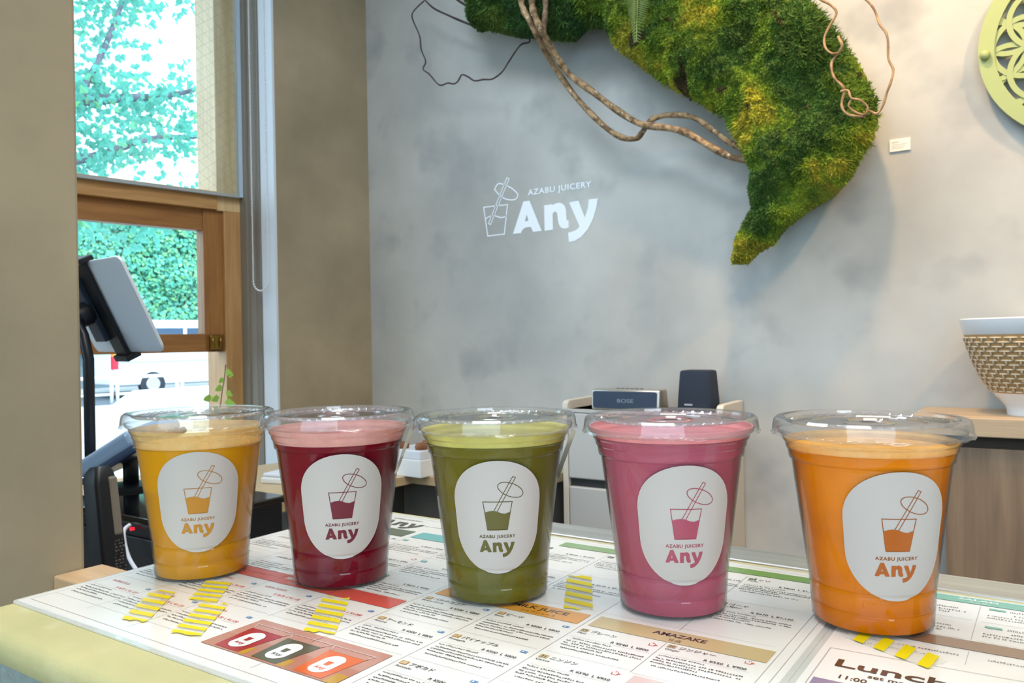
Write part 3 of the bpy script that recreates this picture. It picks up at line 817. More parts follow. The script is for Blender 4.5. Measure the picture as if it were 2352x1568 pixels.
# ------------------------------------------------------------------ order station by the window
pc = P('service_grey', (128, 122, 112), rough=0.6)
tag(MB().box(-1.46, -0.70, 0.47, 0.86, FLOOR_Z, -0.175).build('service_counter', pc, None, bevel=0.003), 'low grey service counter behind the partition', 'counter')
bwood = wood('bracket_wood', (216, 180, 138), (198, 158, 114), 'x', 5)
tag(MB().box(-0.8615, -0.70, 0.416, 0.468, -0.14, -0.079).build('wooden_shelf_end', bwood, None, bevel=0.002), 'pale wooden shelf end beside the partition', 'shelf')
gloss_black = P('gloss_black', (14, 16, 20), rough=0.08, coat=0.5)
t = empty('cash_drawer', (-1.15, 0.62, -0.175), label='black cash drawer box with a glossy top', cat='cash drawer')
MB().box(-0.12, 0.16, 0.0, 0.2, 0.0, 0.088).build('case', P('case_black', (20, 22, 28), rough=0.35), t, bevel=0.003)
MB().box(-0.125, 0.165, -0.006, 0.205, 0.088, 0.098).build('glass_top', gloss_black, t, bevel=0.002)
MB().box(-0.11, 0.15, -0.004, 0.0, 0.012, 0.07).build('drawer_front', P('drawer_black', (16, 17, 22), rough=0.4), t, bevel=0.002)
MB().box(0.094, 0.098, -0.008, -0.003, 0.079, 0.083).build('indicator', P('led_red', (255, 40, 60), rough=0.3, emit=0.6), t)
cbp = spline([(-1.055, 0.612, -0.088), (-1.050, 0.600, -0.096), (-1.03, 0.595, -0.125), (-0.99, 0.59, -0.145), (-0.95, 0.585, -0.155), (-0.92, 0.585, -0.172)], 5)
tag(MB().tube(cbp, 0.0028, seg=8).build('charging_cable', P('cable_white', (226, 228, 236), rough=0.4), None, smooth=True), 'white charging cable curling down the black cash drawer', 'cable')
t = empty('payment_terminal', (-1.27, 0.74, -0.077), label='grey-blue slanted payment display on top of the cash drawer', cat='terminal')
Mt = Matrix.Translation((0.0, 0, 0.058)) @ Matrix.Rotation(math.radians(-22), 4, 'Y') @ Matrix.Rotation(math.radians(14), 4, 'X')
MB().box(-0.09, 0.09, -0.05, 0.05, -0.012, -0.002).build('panel', P('terminal_underside_shade', (58, 76, 108), rough=0.3), t, bevel=0.003, matrix=Mt)  # dark colour stands for the slab's shaded underside
MB().box(-0.087, 0.087, -0.048, 0.048, -0.002, 0.026).build('screen', P('terminal_sky_lit', (176, 204, 236), rough=0.2, coat=0.5), t, bevel=0.008, bseg=3, matrix=Mt)  # pale blue paints the sky light onto the slab
MB().tube([(0, 0, 0), (0, 0, 0.064)], 0.012, seg=12).build('neck', black_p, t, smooth=True)
MB().lathe([(0, 0), (0.04, 0), (0.04, 0.006), (0.0, 0.008)], 24).build('foot', black_p, t, smooth=True, sharp=0.5)
# upright black device at the counter end
t = empty('black_holder', (-0.952, 0.53, -0.175), label='tall black upright holder with a beaded grey side strip, beside the counter', cat='holder')
Mt = Matrix.Rotation(math.radians(-9), 4, 'Y')
loft([(rrect(.018, .0155, .005), 0.0), (rrect(.018, .0155, .005), 0.08), (rrect(.017, .0145, .006), 0.165), (rrect(.015, .012, .007), 0.180), (rrect(.010, .008, .006), 0.186)]).build('body', P('holder_black', (18, 19, 24), rough=0.45), t, smooth=True, sharp=0.7, matrix=Mt)
MB().box(0.012, 0.0190, 0.001, 0.0125, 0.10, 0.172).build('side_plate', P('plate_taupe', (130, 120, 108), rough=0.5), t, bevel=0.003, matrix=Mt)
bmk = MB()
br = random.Random(2)
for i in range(24):
    for j in range(3):
        x = 0.0175; y = 0.001 + j * 0.0045 + br.uniform(-.0015, .0015); z = 0.004 + i * 0.0039
        s = br.uniform(0.0010, 0.0019)
        bmk.add([(x, y - s, z - s), (x, y + s, z - s), (x, y + s, z + s), (x, y - s, z + s), (x + 0.003, y, z)], [(0, 1, 4), (1, 2, 4), (2, 3, 4), (3, 0, 4), (3, 2, 1, 0)])
o = bmk.build('beaded_strip', P('bead_grey', (92, 90, 88), rough=0.5), t, matrix=Mt); o['kind'] = 'stuff'
# tablet on a pole
tb = empty('tablet', label='silver tablet computer seen from behind, clamped on the black stand', cat='tablet',
           matrix=Matrix.Translation((-1.39, 0.774, 0.226)) @ Matrix.Rotation(math.radians(-4.5), 4, 'Z') @ Matrix.Rotation(math.radians(115.1), 4, 'X'))
loft([([(p[0], p[1]) for p in rrect(.122, .0845, .012)], -0.0035), (rrect(.1245, .087, .012), -0.0015), (rrect(.1245, .087, .012), 0.0025), (rrect(.122, .0845, .012), 0.004)]).build('back', P('tablet_silver', (236, 243, 252), rough=0.35, metal=0.0), tb, smooth=True, sharp=0.5)
MB().prism(rrect(.118, .081, .006), -0.0042, -0.0035).build('screen', P('tablet_glass', (20, 22, 26), rough=0.06), tb)
lg_ = MB().lathe([(0, 0.0042), (0.009, 0.0042), (0.009, 0.0043), (0, 0.0044)], 18).build('round_mark', P('mark_grey', (150, 156, 168), rough=0.25), tb)
st = empty('tablet_stand', label='black tablet stand with clamp and pole by the window', cat='stand', loc=(-1.42, 0.73, -0.175))
MT = Matrix.Translation(-Vector((-1.42, 0.73, -0.175))) @ tb.matrix_world
MB().box(-0.030, 0.012, -0.094, 0.094, 0.005, 0.013).build('clamp_bar', black_p, st, bevel=0.002, matrix=MT)
MB().box(-0.034, 0.016, 0.086, 0.096, -0.008, 0.018).build('clamp_hook', black_p, st, bevel=0.002, matrix=MT)
MB().box(-0.034, 0.016, -0.100, -0.088, -0.010, 0.018).build('clamp_hook', black_p, st, bevel=0.002, matrix=MT)
MB().box(-0.062, -0.022, -0.058, 0.062, 0.009, 0.022).build('mount_plate', P('mount_slate', (50, 64, 84), rough=0.4), st, bevel=0.002, matrix=MT)
MB().lathe([(0, 0.018), (0.019, 0.018), (0.021, 0.024), (0.021, 0.042), (0.016, 0.048), (0, 0.05)], 20).build('ball_joint', black_p, st, smooth=True, sharp=0.6, matrix=MT @ Matrix.Translation((-0.035, 0.0, 0.0)))
pend = MT @ Vector((-0.035, 0.0, 0.048))
MB().tube([(pend.x + 0.045, pend.y, 0.0), (pend.x + 0.045, pend.y, pend.z - 0.07), (pend.x + 0.03, pend.y, pend.z - 0.03), (pend.x + 0.008, pend.y, pend.z - 0.006), (pend.x, pend.y, pend.z)], [0.009, 0.009, 0.009, 0.010, 0.010], seg=12).build('pole', black_p, st, smooth=True)
MB().lathe([(0, 0), (0.075, 0), (0.078, 0.004), (0.07, 0.009), (0, 0.011)], 32, pend.x + 0.045, pend.y).build('base', black_p, st, smooth=True, sharp=0.5)
# ------------------------------------------------------------------ laminated menu sheets
def glossy(name, c): return P(name, c, rough=0.3, coat=1.0, coat_rough=0.12, spec=0.4)
ink = {'black': glossy('print_black', (62, 52, 46)), 'grey': glossy('print_grey', (122, 112, 106)), 'line': glossy('print_line', (190, 180, 176)),
       'red': glossy('print_red', (228, 70, 62)), 'coral': glossy('print_coral', (226, 92, 78)), 'orange': glossy('print_orange', (238, 164, 62)),
       'tan': glossy('print_tan', (212, 188, 138)), 'green': glossy('print_green', (128, 168, 84)), 'teal': glossy('print_teal', (112, 192, 190)),
       'sea': glossy('print_sea', (92, 180, 160)), 'olive': glossy('print_olive', (92, 104, 74)), 'brown': glossy('print_brown', (150, 112, 84)),
       'purple': glossy('print_purple', (150, 138, 168)), 'white': glossy('print_white', (250, 248, 244)), 'blue': glossy('print_blue', (92, 146, 200)),
       'gold': glossy('print_gold', (206, 156, 52)), 'rose': glossy('print_rose', (206, 150, 132)), 'wine': glossy('print_wine', (176, 30, 44)),
       'moss': glossy('print_moss', (96, 96, 72)), 'amber': glossy('print_amber', (236, 110, 48)), 'rosebrown': glossy('print_rosebrown', (196, 134, 110)),
       'palepink': glossy('print_palepink', (232, 206, 200))}
paper = P('laminated_paper', (250, 247, 240), rough=0.35, coat=1.0, coat_rough=0.12)
film = clear_mat('laminate_film', tint=(0.97, 0.98, 0.98), haze=0.5, hazecol=(0.9, 0.9, 0.86))
SHEET_Z = 0.0016

def sheet(name, label, X0, X1, Y0, Y1):
    root = empty(name, (X0, Y0, 0.0), label=label, cat='menu', group='laminated menu sheets')
    part(MB().prism([(X0 + 0.004 * math.cos(a) + dx, Y0 + 0.004 * math.sin(a) + dy) for dx, dy, a0 in ((X1 - X0 - 0.004, 0.004, -90), (X1 - X0 - 0.004, Y1 - Y0 - 0.004, 0), (0.004, Y1 - Y0 - 0.004, 90), (0.004, 0.004, 180)) for a in [math.radians(a0 + 22.5 * q) for q in range(5)]], 0.0002, 0.0011), 'laminate_film', film, root)
    part(MB().box(X0 + 0.003, X1 - 0.003, Y0 + 0.003, Y1 - 0.003, 0.0003, SHEET_Z - 0.0002), 'paper', paper, root)
    return root

class Page:
    def __init__(s, root):
        s.root = root; s.a = {}; s.layer = {}
    def __getitem__(s, k):
        return s.a.setdefault(k, Art())
    def flush(s):
        order = {'line': 1, 'rosebrown': 2, 'rose': 2}
        for k, art in s.a.items():
            nm, lay = (k.split('@') + ['0'])[:2]
            z = SHEET_Z + 0.00006 * int(lay)
            o = art.flat('print_' + nm, ink[nm], None, z, kind='stuff')
            o.parent = s.root
            o.matrix_parent_inverse = Matrix.Translation(s.root.location).inverted()

mr = random.Random(21)
def fineprint(art, x, y, w, h=0.0016):
    """a row of tiny unreadable character-like marks"""
    cx = x
    while cx < x + w:
        L = mr.uniform(0.0007, 0.0014)
        k = mr.random()
        if k < 0.12:
            cx += 0.0008; continue
        y0 = y + mr.uniform(0, 0.0003); y1 = y + h * mr.uniform(0.65, 1.0)
        if k < 0.45:
            art.rect(cx, cx + L, y0, y0 + 0.0004); art.rect(cx + L * 0.4, cx + L * 0.4 + 0.0003, y0, y1)
        elif k < 0.75:
            art.rect(cx, cx + L, y1 - 0.0004, y1); art.rect(cx + L * 0.2, cx + L * 0.2 + 0.0003, y0, y1); art.rect(cx, cx + L * 0.9, y0 + 0.0005, y0 + 0.0008)
        else:
            art.rect(cx, cx + 0.0003, y0, y1); art.rect(cx, cx + L, (y0 + y1) / 2, (y0 + y1) / 2 + 0.0004); art.rect(cx + L - 0.0003, cx + L, y0, y1)
        cx += L + 0.0003

def cell(pg, x, ytop, w, num='', name='', eng='', price='', chip='gold', text='black', price_c='black', icon='blue', lines=3, h=0.041):
    if num:
        pg[chip + '@1'].rect(x, x + 0.0046, ytop - 0.0085, ytop - 0.0048)
        pg['white@2' if chip != 'tan' else 'black@2'].text(num, x + 0.0023, ytop - 0.0079, 0.0034, align='CENTER', bold=0.01)
    if name:
        pg[text + '@1'].text(name, x + 0.0062, ytop - 0.0082, 0.0039, bold=0.012)
    elif num == '':
        fineprint(pg[price_c + '@1'], x + 0.004, ytop - 0.008, w * 0.4, 0.003)
    if eng:
        pg[text + '@1'].text(eng, x + 0.0005, ytop - 0.0118, 0.0028, bold=0.008)
    if price:
        pg[price_c + '@1'].text(price, x + w - 0.004, ytop - 0.0158, 0.0033, align='RIGHT', bold=0.012)
    if icon == 'blue':
        pg['blue@1'].rect(x + w - 0.0068, x + w - 0.0030, ytop - 0.0075, ytop - 0.0052)
        pg['white@2'].rect(x + w - 0.0058, x + w - 0.0050, ytop - 0.0070, ytop - 0.0057)
    elif icon == 'cup':
        cx, cy = x + w - 0.0055, ytop - 0.0068
        a = pg['red@1']
        a.stroke([(cx - 0.0018, cy + 0.0012), (cx - 0.0014, cy - 0.0012), (cx + 0.0012, cy - 0.0012), (cx + 0.0016, cy + 0.0012)], 0.0004)
        a.stroke([(cx + 0.0014, cy + 0.0006), (cx + 0.0026, cy + 0.0004), (cx + 0.0012, cy - 0.0006)], 0.0004)
        a.rect(cx - 0.0006, cx - 0.0002, cy + 0.0016, cy + 0.0028); a.rect(cx + 0.0004, cx + 0.0008, cy + 0.0016, cy + 0.0026)
    pg['line@1'].rect(x, x + w - 0.002, ytop - 0.0176, ytop - 0.0174)
    y = ytop - 0.0206
    fineprint(pg['grey@1'], x + 0.001, y, w * 0.5)
    y -= 0.0036
    for i in range(lines):
        fineprint(pg['black@1'], x + 0.001, y, w * (0.92 if i < lines - 1 else 0.5))
        y -= 0.0030
    fineprint(pg['black@1'], x + 0.003, y - 0.0008, w * 0.7)
    pg['line@1'].rect(x - 0.001, x + w - 0.001, ytop - h, ytop - h + 0.0002)

def logo_any(art, x, y, w, skew=0.0):
    k = w / 0.282
    for loops in ([LOGO_A, LOGO_A_HOLE], [LOGO_N], [LOGO_Y]):
        art.fill([[(x + p[0] * k, y + p[1] * k) for p in L] for L in loops])
    return art

s1 = sheet('menu_sheet', 'large laminated drinks menu with coral, orange and tan section bands under the cups', -0.535, -0.1025, 0.233, 0.539)
pg = Page(s1)
pg['line@1'].stroke([(-0.527, 0.241), (-0.109, 0.241), (-0.109, 0.531), (-0.527, 0.531)], 0.0003, closed=True)
for x in (-0.4275, -0.322, -0.2155, -0.1145):
    pg['line@1'].rect(x, x + 0.0003, 0.245, 0.474 if x < -0.33 else 0.512)
for x in (-0.479, -0.3745):
    pg['line@1'].rect(x, x + 0.0003, 0.250 if x < -0.4 else 0.297, 0.474)
pg['line@1'].rect(-0.268, -0.2677, 0.245, 0.378); pg['line@1'].rect(-0.268, -0.2677, 0.398, 0.512)
pg['line@1'].rect(-0.1665, -0.1662, 0.336, 0.378); pg['line@1'].rect(-0.168, -0.1677, 0.398, 0.512)
# heading
logo_any(pg['black@1'], -0.488, 0.503, 0.046)
pg['olive@1'].text('AZABU JUICERY', -0.486, 0.5225, 0.0042, width=0.034, bold=0.01)
fineprint(pg['grey@1'], -0.44, 0.512, 0.05)
pg['olive@1'].rect(-0.520, -0.434, 0.476, 0.494)
pg['teal@1'].rect(-0.427, -0.330, 0.478, 0.495)
pg['green@1'].rect(-0.312, -0.119, 0.515, 0.5265)
pg['coral@1'].rect(-0.500, -0.3235, 0.343, 0.359)
pg['white@2'].text('SEASONAL', -0.424, 0.3515, 0.0052, width=0.032, bold=0.02)
fineprint(pg['white@2'], -0.416, 0.3455, 0.018, 0.003)
pg['orange@1'].rect(-0.3185, -0.2185, 0.3785, 0.3945)
pg['black@2'].text('MILK JUICE', -0.2295, 0.3864, 0.0062, width=0.037, align='RIGHT', bold=0.02)
pg['black@2'].text('ミルクジュース', -0.2345, 0.3806, 0.0034, align='RIGHT')
pg['tan@1'].rect(-0.2125, -0.1165, 0.3795, 0.3955)
pg['black@2'].text('AMAZAKE', -0.1640, 0.3872, 0.0062, width=0.029, align='CENTER', bold=0.03)
pg['black@2'].text('甘酒', -0.1640, 0.3815, 0.0036, align='CENTER')
# coral section, two rows at the left
for i, x in enumerate((-0.5255, -0.4765)):
    for j, yt in enumerate((0.474, 0.433, 0.392)):
        cell(pg, x, yt, 0.047, '', '', '', '', lines=3, icon='' if j else 'blue')
for i, x in enumerate((-0.4255, -0.3735)):
    for j, (yt, nm) in enumerate(((0.476, ''), (0.437, ''), (0.398, ''))):
        cell(pg, x, yt, 0.050, str(9 + 2 * j + i), '', '', 'R ¥610  L ¥990', chip='teal', lines=3, icon='cup' if j == 1 else '', h=0.038)
for x, yt, pr in ((-0.5255, 0.340, 'R ¥670  L ¥1,120'), (-0.4765, 0.340, 'R ¥670  L ¥1,120'), (-0.4255, 0.341, 'R ¥670  L ¥1,120'), (-0.3735, 0.341, 'R ¥700  L ¥1,280'), (-0.5255, 0.297, 'R ¥670  L ¥1,120'), (-0.4765, 0.297, 'R ¥670  L ¥1,120'), (-0.4255, 0.297, 'R ¥670  L ¥1,120')):
    cell(pg, x, yt, 0.049, '', '', '', pr, price_c='red', icon='blue', lines=3)
# green section
gnames = [('15', '', '', 'R ¥630  L ¥1,050'), ('17', '', '', 'R ¥650  L ¥1,080'), ('18', '', '', 'R ¥660  L ¥1,110'), ('19', 'シソ', 'Perilla', 'R ¥660  L ¥1,110')]
for x, it in zip((-0.3165, -0.266, -0.2125, -0.1655), gnames):
    cell(pg, x, 0.513, 0.048, *it, chip='olive', icon='', h=0.054)
gn2 = [('20', '', '', 'R ¥650  L ¥1,080'), ('21', '', '', 'R ¥670  L ¥1,180'), ('22', '', '', 'R ¥660  L ¥1,110'), ('23', 'ゴーヤ', 'Bitter Melon', 'R ¥670  L ¥1,120')]
for x, it in zip((-0.3165, -0.266, -0.2125, -0.1655), gn2):
    cell(pg, x, 0.459, 0.048, *it, chip='olive', icon='', h=0.058)
# milk juice
cell(pg, -0.3185, 0.3775, 0.0495, '24', 'バナナココア', 'Banana Cocoa', 'R ¥500  L ¥800')
cell(pg, -0.3185, 0.3365, 0.0495, '26', 'アーモンド', 'Almond', 'R ¥500  L ¥800')
cell(pg, -0.2655, 0.3780, 0.049, '25', 'ビーツ', 'Beets', 'R ¥500  L ¥800')
cell(pg, -0.2655, 0.3370, 0.049, '27', 'パイナップル', 'Pineapple', 'R ¥500  L ¥800')
cell(pg, -0.2655, 0.2960, 0.049, '28', 'アボカド', 'Avocado', 'R ¥500  L ¥800')
# amazake
cell(pg, -0.2125, 0.3790, 0.0465, '29', 'プレーン', 'Plain', 'R ¥540  L ¥800', chip='tan', icon='cup')
cell(pg, -0.2125, 0.3380, 0.0465, '31', 'ニンジン', 'Carrot', 'R ¥590  L ¥950', chip='tan', icon='cup')
cell(pg, -0.1645, 0.3820, 0.0465, '30', 'ジンジャー', 'Ginger', 'R ¥550  L ¥900', chip='tan', icon='cup', h=0.046)
pg['palepink@1'].rect(-0.163, -0.117, 0.262, 0.334)
# printed photograph of three cups
pg['rose@1'].rect(-0.372, -0.2735, 0.253, 0.2925)
pg['rosebrown@2'].rect(-0.372, -0.2735, 0.253, 0.270)
pg['gold@3'].rect(-0.345, -0.339, 0.254, 0.262); pg['gold@3'].rect(-0.315, -0.309, 0.254, 0.262); pg['gold@3'].rect(-0.281, -0.2735, 0.253, 0.263)
for cx, kk in ((-0.353, 'wine'), (-0.324, 'moss'), (-0.293, 'amber')):
    pg[kk + '@4'].fill([[(cx - 0.0095, 0.2545), (cx + 0.0095, 0.2545), (cx + 0.0125, 0.2805), (cx - 0.0125, 0.2805)]])
    pg['rose@5'].fill([[(cx - 0.0125, 0.2805), (cx + 0.0125, 0.2805), (cx + 0.0135, 0.2825), (cx - 0.0135, 0.2825)]])
    pg['palepink@5'].stroke([(cx - 0.0125, 0.2825), (cx - 0.0145, 0.2862), (cx + 0.0145, 0.2862), (cx + 0.0125, 0.2825)], 0.0006)
    ov = [(cx + 0.0062 * math.cos(a), 0.2675 + (0.0040 if math.sin(a) > 0 else -0.0040) + 0.0062 * math.sin(a)) for a in np.linspace(0, 2 * math.pi, 24, endpoint=False)]
    pg['white@6'].fill([ov])
    pg[kk + '@7'].fill([[(cx - 0.0014, 0.266), (cx + 0.0014, 0.266), (cx + 0.002, 0.2705), (cx - 0.002, 0.2705)]])
    logo_any(pg[kk + '@7'], cx - 0.0034, 0.2618, 0.0068)
pg.flush()

s2 = sheet('menu_sheet', 'laminated menu with green salad band and lunch set heading, right of the drinks menu', -0.1023, 0.331, 0.233, 0.539)
pg = Page(s2)
pg['sea@1'].rect(-0.094, 0.115, 0.5235, 0.5345)
pg['white@2'].text('SALAD', -0.0405, 0.5290, 0.0045, width=0.020, align='CENTER', bold=0.02)
pg['white@2'].text('サラダ', -0.0405, 0.5247, 0.0032, align='CENTER')
for i, x in enumerate((-0.0925, -0.0365, 0.02, 0.07)):
    for j, yt in enumerate((0.524, 0.492)):
        w = 0.052
        pg['sea@1'].rect(x + 0.002, x + 0.010, yt - 0.0075, yt - 0.0045)
        fineprint(pg['grey@1'], x + 0.012, yt - 0.0075, 0.02, 0.003)
        fineprint(pg['black@1'], x + 0.014, yt - 0.0135, 0.03, 0.0022)
        fineprint(pg['black@1'], x + 0.002, yt - 0.0185, 0.045, 0.0020)
        fineprint(pg['black@1'], x + 0.002, yt - 0.0225, 0.038, 0.0020)
        pg['line@1'].rect(x, x + w, yt - 0.0305, yt - 0.0302)
    pg['line@1'].rect(x - 0.0025, x - 0.0022, 0.463, 0.521)
pg['brown@1'].rect(-0.094, 0.115, 0.4465, 0.4600)
pg['line@1'].rect(-0.0385, -0.0382, 0.425, 0.4445)
pg['line@1'].stroke([(-0.0955, 0.300), (-0.0955, 0.4150), (0.112, 0.4235), (0.112, 0.300)], 0.0004)
fineprint(pg['grey@1'], -0.086, 0.436, 0.045, 0.0022); fineprint(pg['grey@1'], -0.086, 0.429, 0.03, 0.0022); fineprint(pg['grey@1'], -0.03, 0.436, 0.045, 0.0022)
pg['black@1'].text('Lunch', -0.0890, 0.3935, 0.0128, width=0.047, bold=0.02)
pg['black@1'].text('set menu', -0.0735, 0.3868, 0.0056, bold=0.015)
pg['black@1'].text('11:00', -0.0845, 0.3800, 0.0058, bold=0.015)
pg['purple@1'].rect(-0.0940, -0.045, 0.30, 0.3755)
pg['brown@1'].rect(-0.040, 0.105, 0.30, 0.3755)
pg.flush()

# striped tapes stuck over sold-out items
def tape_mat():
    m, nt, out = base_mat('striped_tape')
    tc = nt.nodes.new('ShaderNodeTexCoord'); mp = nt.nodes.new('ShaderNodeMapping')
    mp.inputs['Rotation'].default_value = (0, 0, math.radians(0))
    nt.links.new(tc.outputs['UV'], mp.inputs['Vector'])
    sep = nt.nodes.new('ShaderNodeSeparateXYZ'); nt.links.new(mp.outputs[0], sep.inputs[0])
    ma = nt.nodes.new('ShaderNodeMath'); ma.operation = 'FRACT'; nt.links.new(sep.outputs[0], ma.inputs[0])
    gt = nt.nodes.new('ShaderNodeMath'); gt.operation = 'GREATER_THAN'; gt.inputs[1].default_value = 0.5; nt.links.new(ma.outputs[0], gt.inputs[0])
    cc = mixcol(nt, gt.outputs[0], lin((250, 246, 228)), lin((250, 226, 10)))
    b = nt.nodes.new('ShaderNodeBsdfPrincipled'); nt.links.new(cc, b.inputs['Base Color']); b.inputs['Roughness'].default_value = 0.4
    tr = nt.nodes.new('ShaderNodeBsdfTransparent'); mx = nt.nodes.new('ShaderNodeMixShader')
    al = nt.nodes.new('ShaderNodeMapRange'); al.inputs[3].default_value = 0.22; al.inputs[4].default_value = 0.9
    nt.links.new(gt.outputs[0], al.inputs[0]); nt.links.new(al.outputs[0], mx.inputs[0])
    nt.links.new(tr.outputs[0], mx.inputs[1]); nt.links.new(b.outputs[0], mx.inputs[2]); nt.links.new(mx.outputs[0], out.inputs[0])
    return m
tmat = tape_mat()
def tape(pts, label, freq, slant):
    """pts: four corners on the sheet, far-left, far-right, near-right, near-left"""
    cx = sum(p[0] for p in pts) / 4; cy = sum(p[1] for p in pts) / 4
    z = SHEET_Z + 0.0006
    loc = (cx, cy, z)
    r = random.Random(int(abs(cx) * 1e4))
    # torn short ends: zigzag between the long sides
    A, B, Cc, D = [Vector(p) for p in pts]
    n = 6
    top = [A.lerp(B, i / n) + (D - A) * (r.uniform(-0.03, 0.03)) for i in range(n + 1)]
    bot = [D.lerp(Cc, i / n) + (D - A) * (r.uniform(-0.03, 0.03)) for i in range(n + 1)]
    vs = []; fs = []; uv = []
    m_ = 2 * (n + 1)
    for zz in (-0.0001, 0.0001):
        for i in range(n + 1):
            for q, vv in ((top[i], 0), (bot[i], 1)):
                vs.append((q.x - cx, q.y - cy, zz))
    for i in range(n):
        a = 2 * i
        fs.append((m_ + a, m_ + a + 1, m_ + a + 3, m_ + a + 2)); fs.append((a, a + 2, a + 3, a + 1))
    fs += [(0, 1, m_ + 1, m_), (m_ - 1, m_ - 2, 2 * m_ - 2, 2 * m_ - 1)]
    for i in range(n):
        a = 2 * i
        fs += [(a, m_ + a, m_ + a + 2, a + 2), (a + 1, a + 3, m_ + a + 3, m_ + a + 1)]
    me = bpy.data.meshes.new('striped_tape'); me.from_pydata(vs, [], fs); me.update()
    ax = (D - A + Cc - B) / 2; bx_ = (B - A + Cc - D) / 2; bx_ = bx_ - ax * bx_.dot(ax) / ax.length_squared
    ul = me.uv_layers.new(name='UVMap')
    for lp in me.loops:
        vi = lp.vertex_index % m_
        i, q = divmod(vi, 2)
        co = Vector(vs[vi][:2]); tt = (co - (A - Vector((cx, cy)))).dot(ax) / ax.length_squared; ss = (co - (A - Vector((cx, cy)))).dot(bx_) / bx_.length_squared
        ul.data[lp.index].uv = (freq * tt + slant * ss, ss)
    o = link('striped_tape', me, tmat); o.location = loc
    tag(o, label, 'tape', 'striped tapes stuck on the menus')
tape([(-0.476, 0.290), (-0.459, 0.295), (-0.424, 0.255), (-0.441, 0.250)], 'short yellow striped tape on the menu, nearest its left corner', 5, -1.0)
tape([(-0.466, 0.323), (-0.446, 0.327), (-0.419, 0.296), (-0.439, 0.291)], 'yellow striped tape on the menu touching the front of the yellow-orange juice cup', 5, -1.0)
tape([(-0.428, 0.293), (-0.410, 0.298), (-0.379, 0.258), (-0.397, 0.252)], 'yellow striped tape on the menu just left of the printed photo', 6, -1.0)
tape([(-0.373, 0.339), (-0.356, 0.344), (-0.320, 0.298), (-0.337, 0.291)], 'yellow striped tape on the menu in front of the crimson juice cup', 6, -1.0)
tape([(-0.2672, 0.4510), (-0.2535, 0.4590), (-0.2215, 0.4020), (-0.2365, 0.3945)], 'yellow striped tape standing out between the green and pink cups', 5, -0.8)
tape([(-0.0935, 0.4330), (-0.0865, 0.4470), (-0.0440, 0.4260), (-0.0520, 0.4110)], 'wide-striped yellow tape on the lunch menu before the orange juice cup', 4, 0.5)

# ------------------------------------------------------------------ cups of juice
OUT = [(0.0, 0.0018), (0.024, 0.0018), (0.0270, 0.0006), (0.0285, 0.0002), (0.0297, 0.0006), (0.0303, 0.002), (0.0308, 0.0095), (0.0304, 0.0101), (0.0304, 0.0106), (0.0310, 0.0113),
       (0.0316, 0.0205), (0.0311, 0.0211), (0.0311, 0.0217), (0.0318, 0.0224), (0.0400, 0.0862), (0.0412, 0.0872), (0.0415, 0.0884), (0.0421, 0.0920), (0.0428, 0.0928), (0.0434, 0.0958),
       (0.0444, 0.0968), (0.0450, 0.0995), (0.0470, 0.1010), (0.0474, 0.1030)]
def r_out(z):
    return float(np.interp(z, [p[1] for p in OUT[4:]], [p[0] for p in OUT[4:]]))
T_ = 0.00045
cupwall = MB().lathe(OUT + [(OUT[-1][0] - T_, OUT[-1][1])] + [(max(0.0, r - T_), z + (T_ if r < 0.028 else 0)) for r, z in reversed(OUT[:-1])], 96).mesh('cup_body', True)
LID = [(0.0508, 0.1006), (0.0505, 0.1012), (0.0499, 0.1018), (0.0494, 0.1060), (0.0488, 0.1082), (0.0474, 0.1094), (0.0452, 0.1096), (0.0438, 0.1090), (0.0430, 0.1074), (0.0418, 0.1068),
       (0.0404, 0.1068), (0.0398, 0.1073), (0.0388, 0.1076), (0.0378, 0.1073), (0.0372, 0.1068), (0.0300, 0.1068), (0.0292, 0.1074), (0.0286, 0.1074), (0.0278, 0.1066), (0.0140, 0.1064),
       (0.0128, 0.1072), (0.0112, 0.1076), (0.0104, 0.1068), (0.0100, 0.1064), (0.0, 0.1064)]
def bumps(r, z, k):
    return 0.0007 * (1 if (k // 2) % 2 else -0.4) if 0.0380 < r < 0.0402 else (0.0004 * math.sin(k * 0.9) if 0.0494 < r < 0.0506 and z < 0.1015 else 0)
lidmesh = MB().lathe(LID + [(max(0, r - 0.0003), z - 0.0004) for r, z in reversed(LID[:-1])] , 168, zmod=bumps).mesh('lid', True)
pet = clear_mat('clear_plastic', tint=(0.985, 0.985, 0.985), ior=1.42, rough=0.03, haze=0.0, refl=0.5)
petlid = clear_mat('clear_plastic_lid', tint=(0.97, 0.975, 0.98), ior=1.6, rough=0.025, haze=0.045, hazecol=(0.92, 0.93, 0.95), edge=0.9, refl=0.65)
cupwall.set_sharp_from_angle(angle=0.5); lidmesh.set_sharp_from_angle(angle=0.55)
cupwall.materials.append(pet); lidmesh.materials.append(petlid)

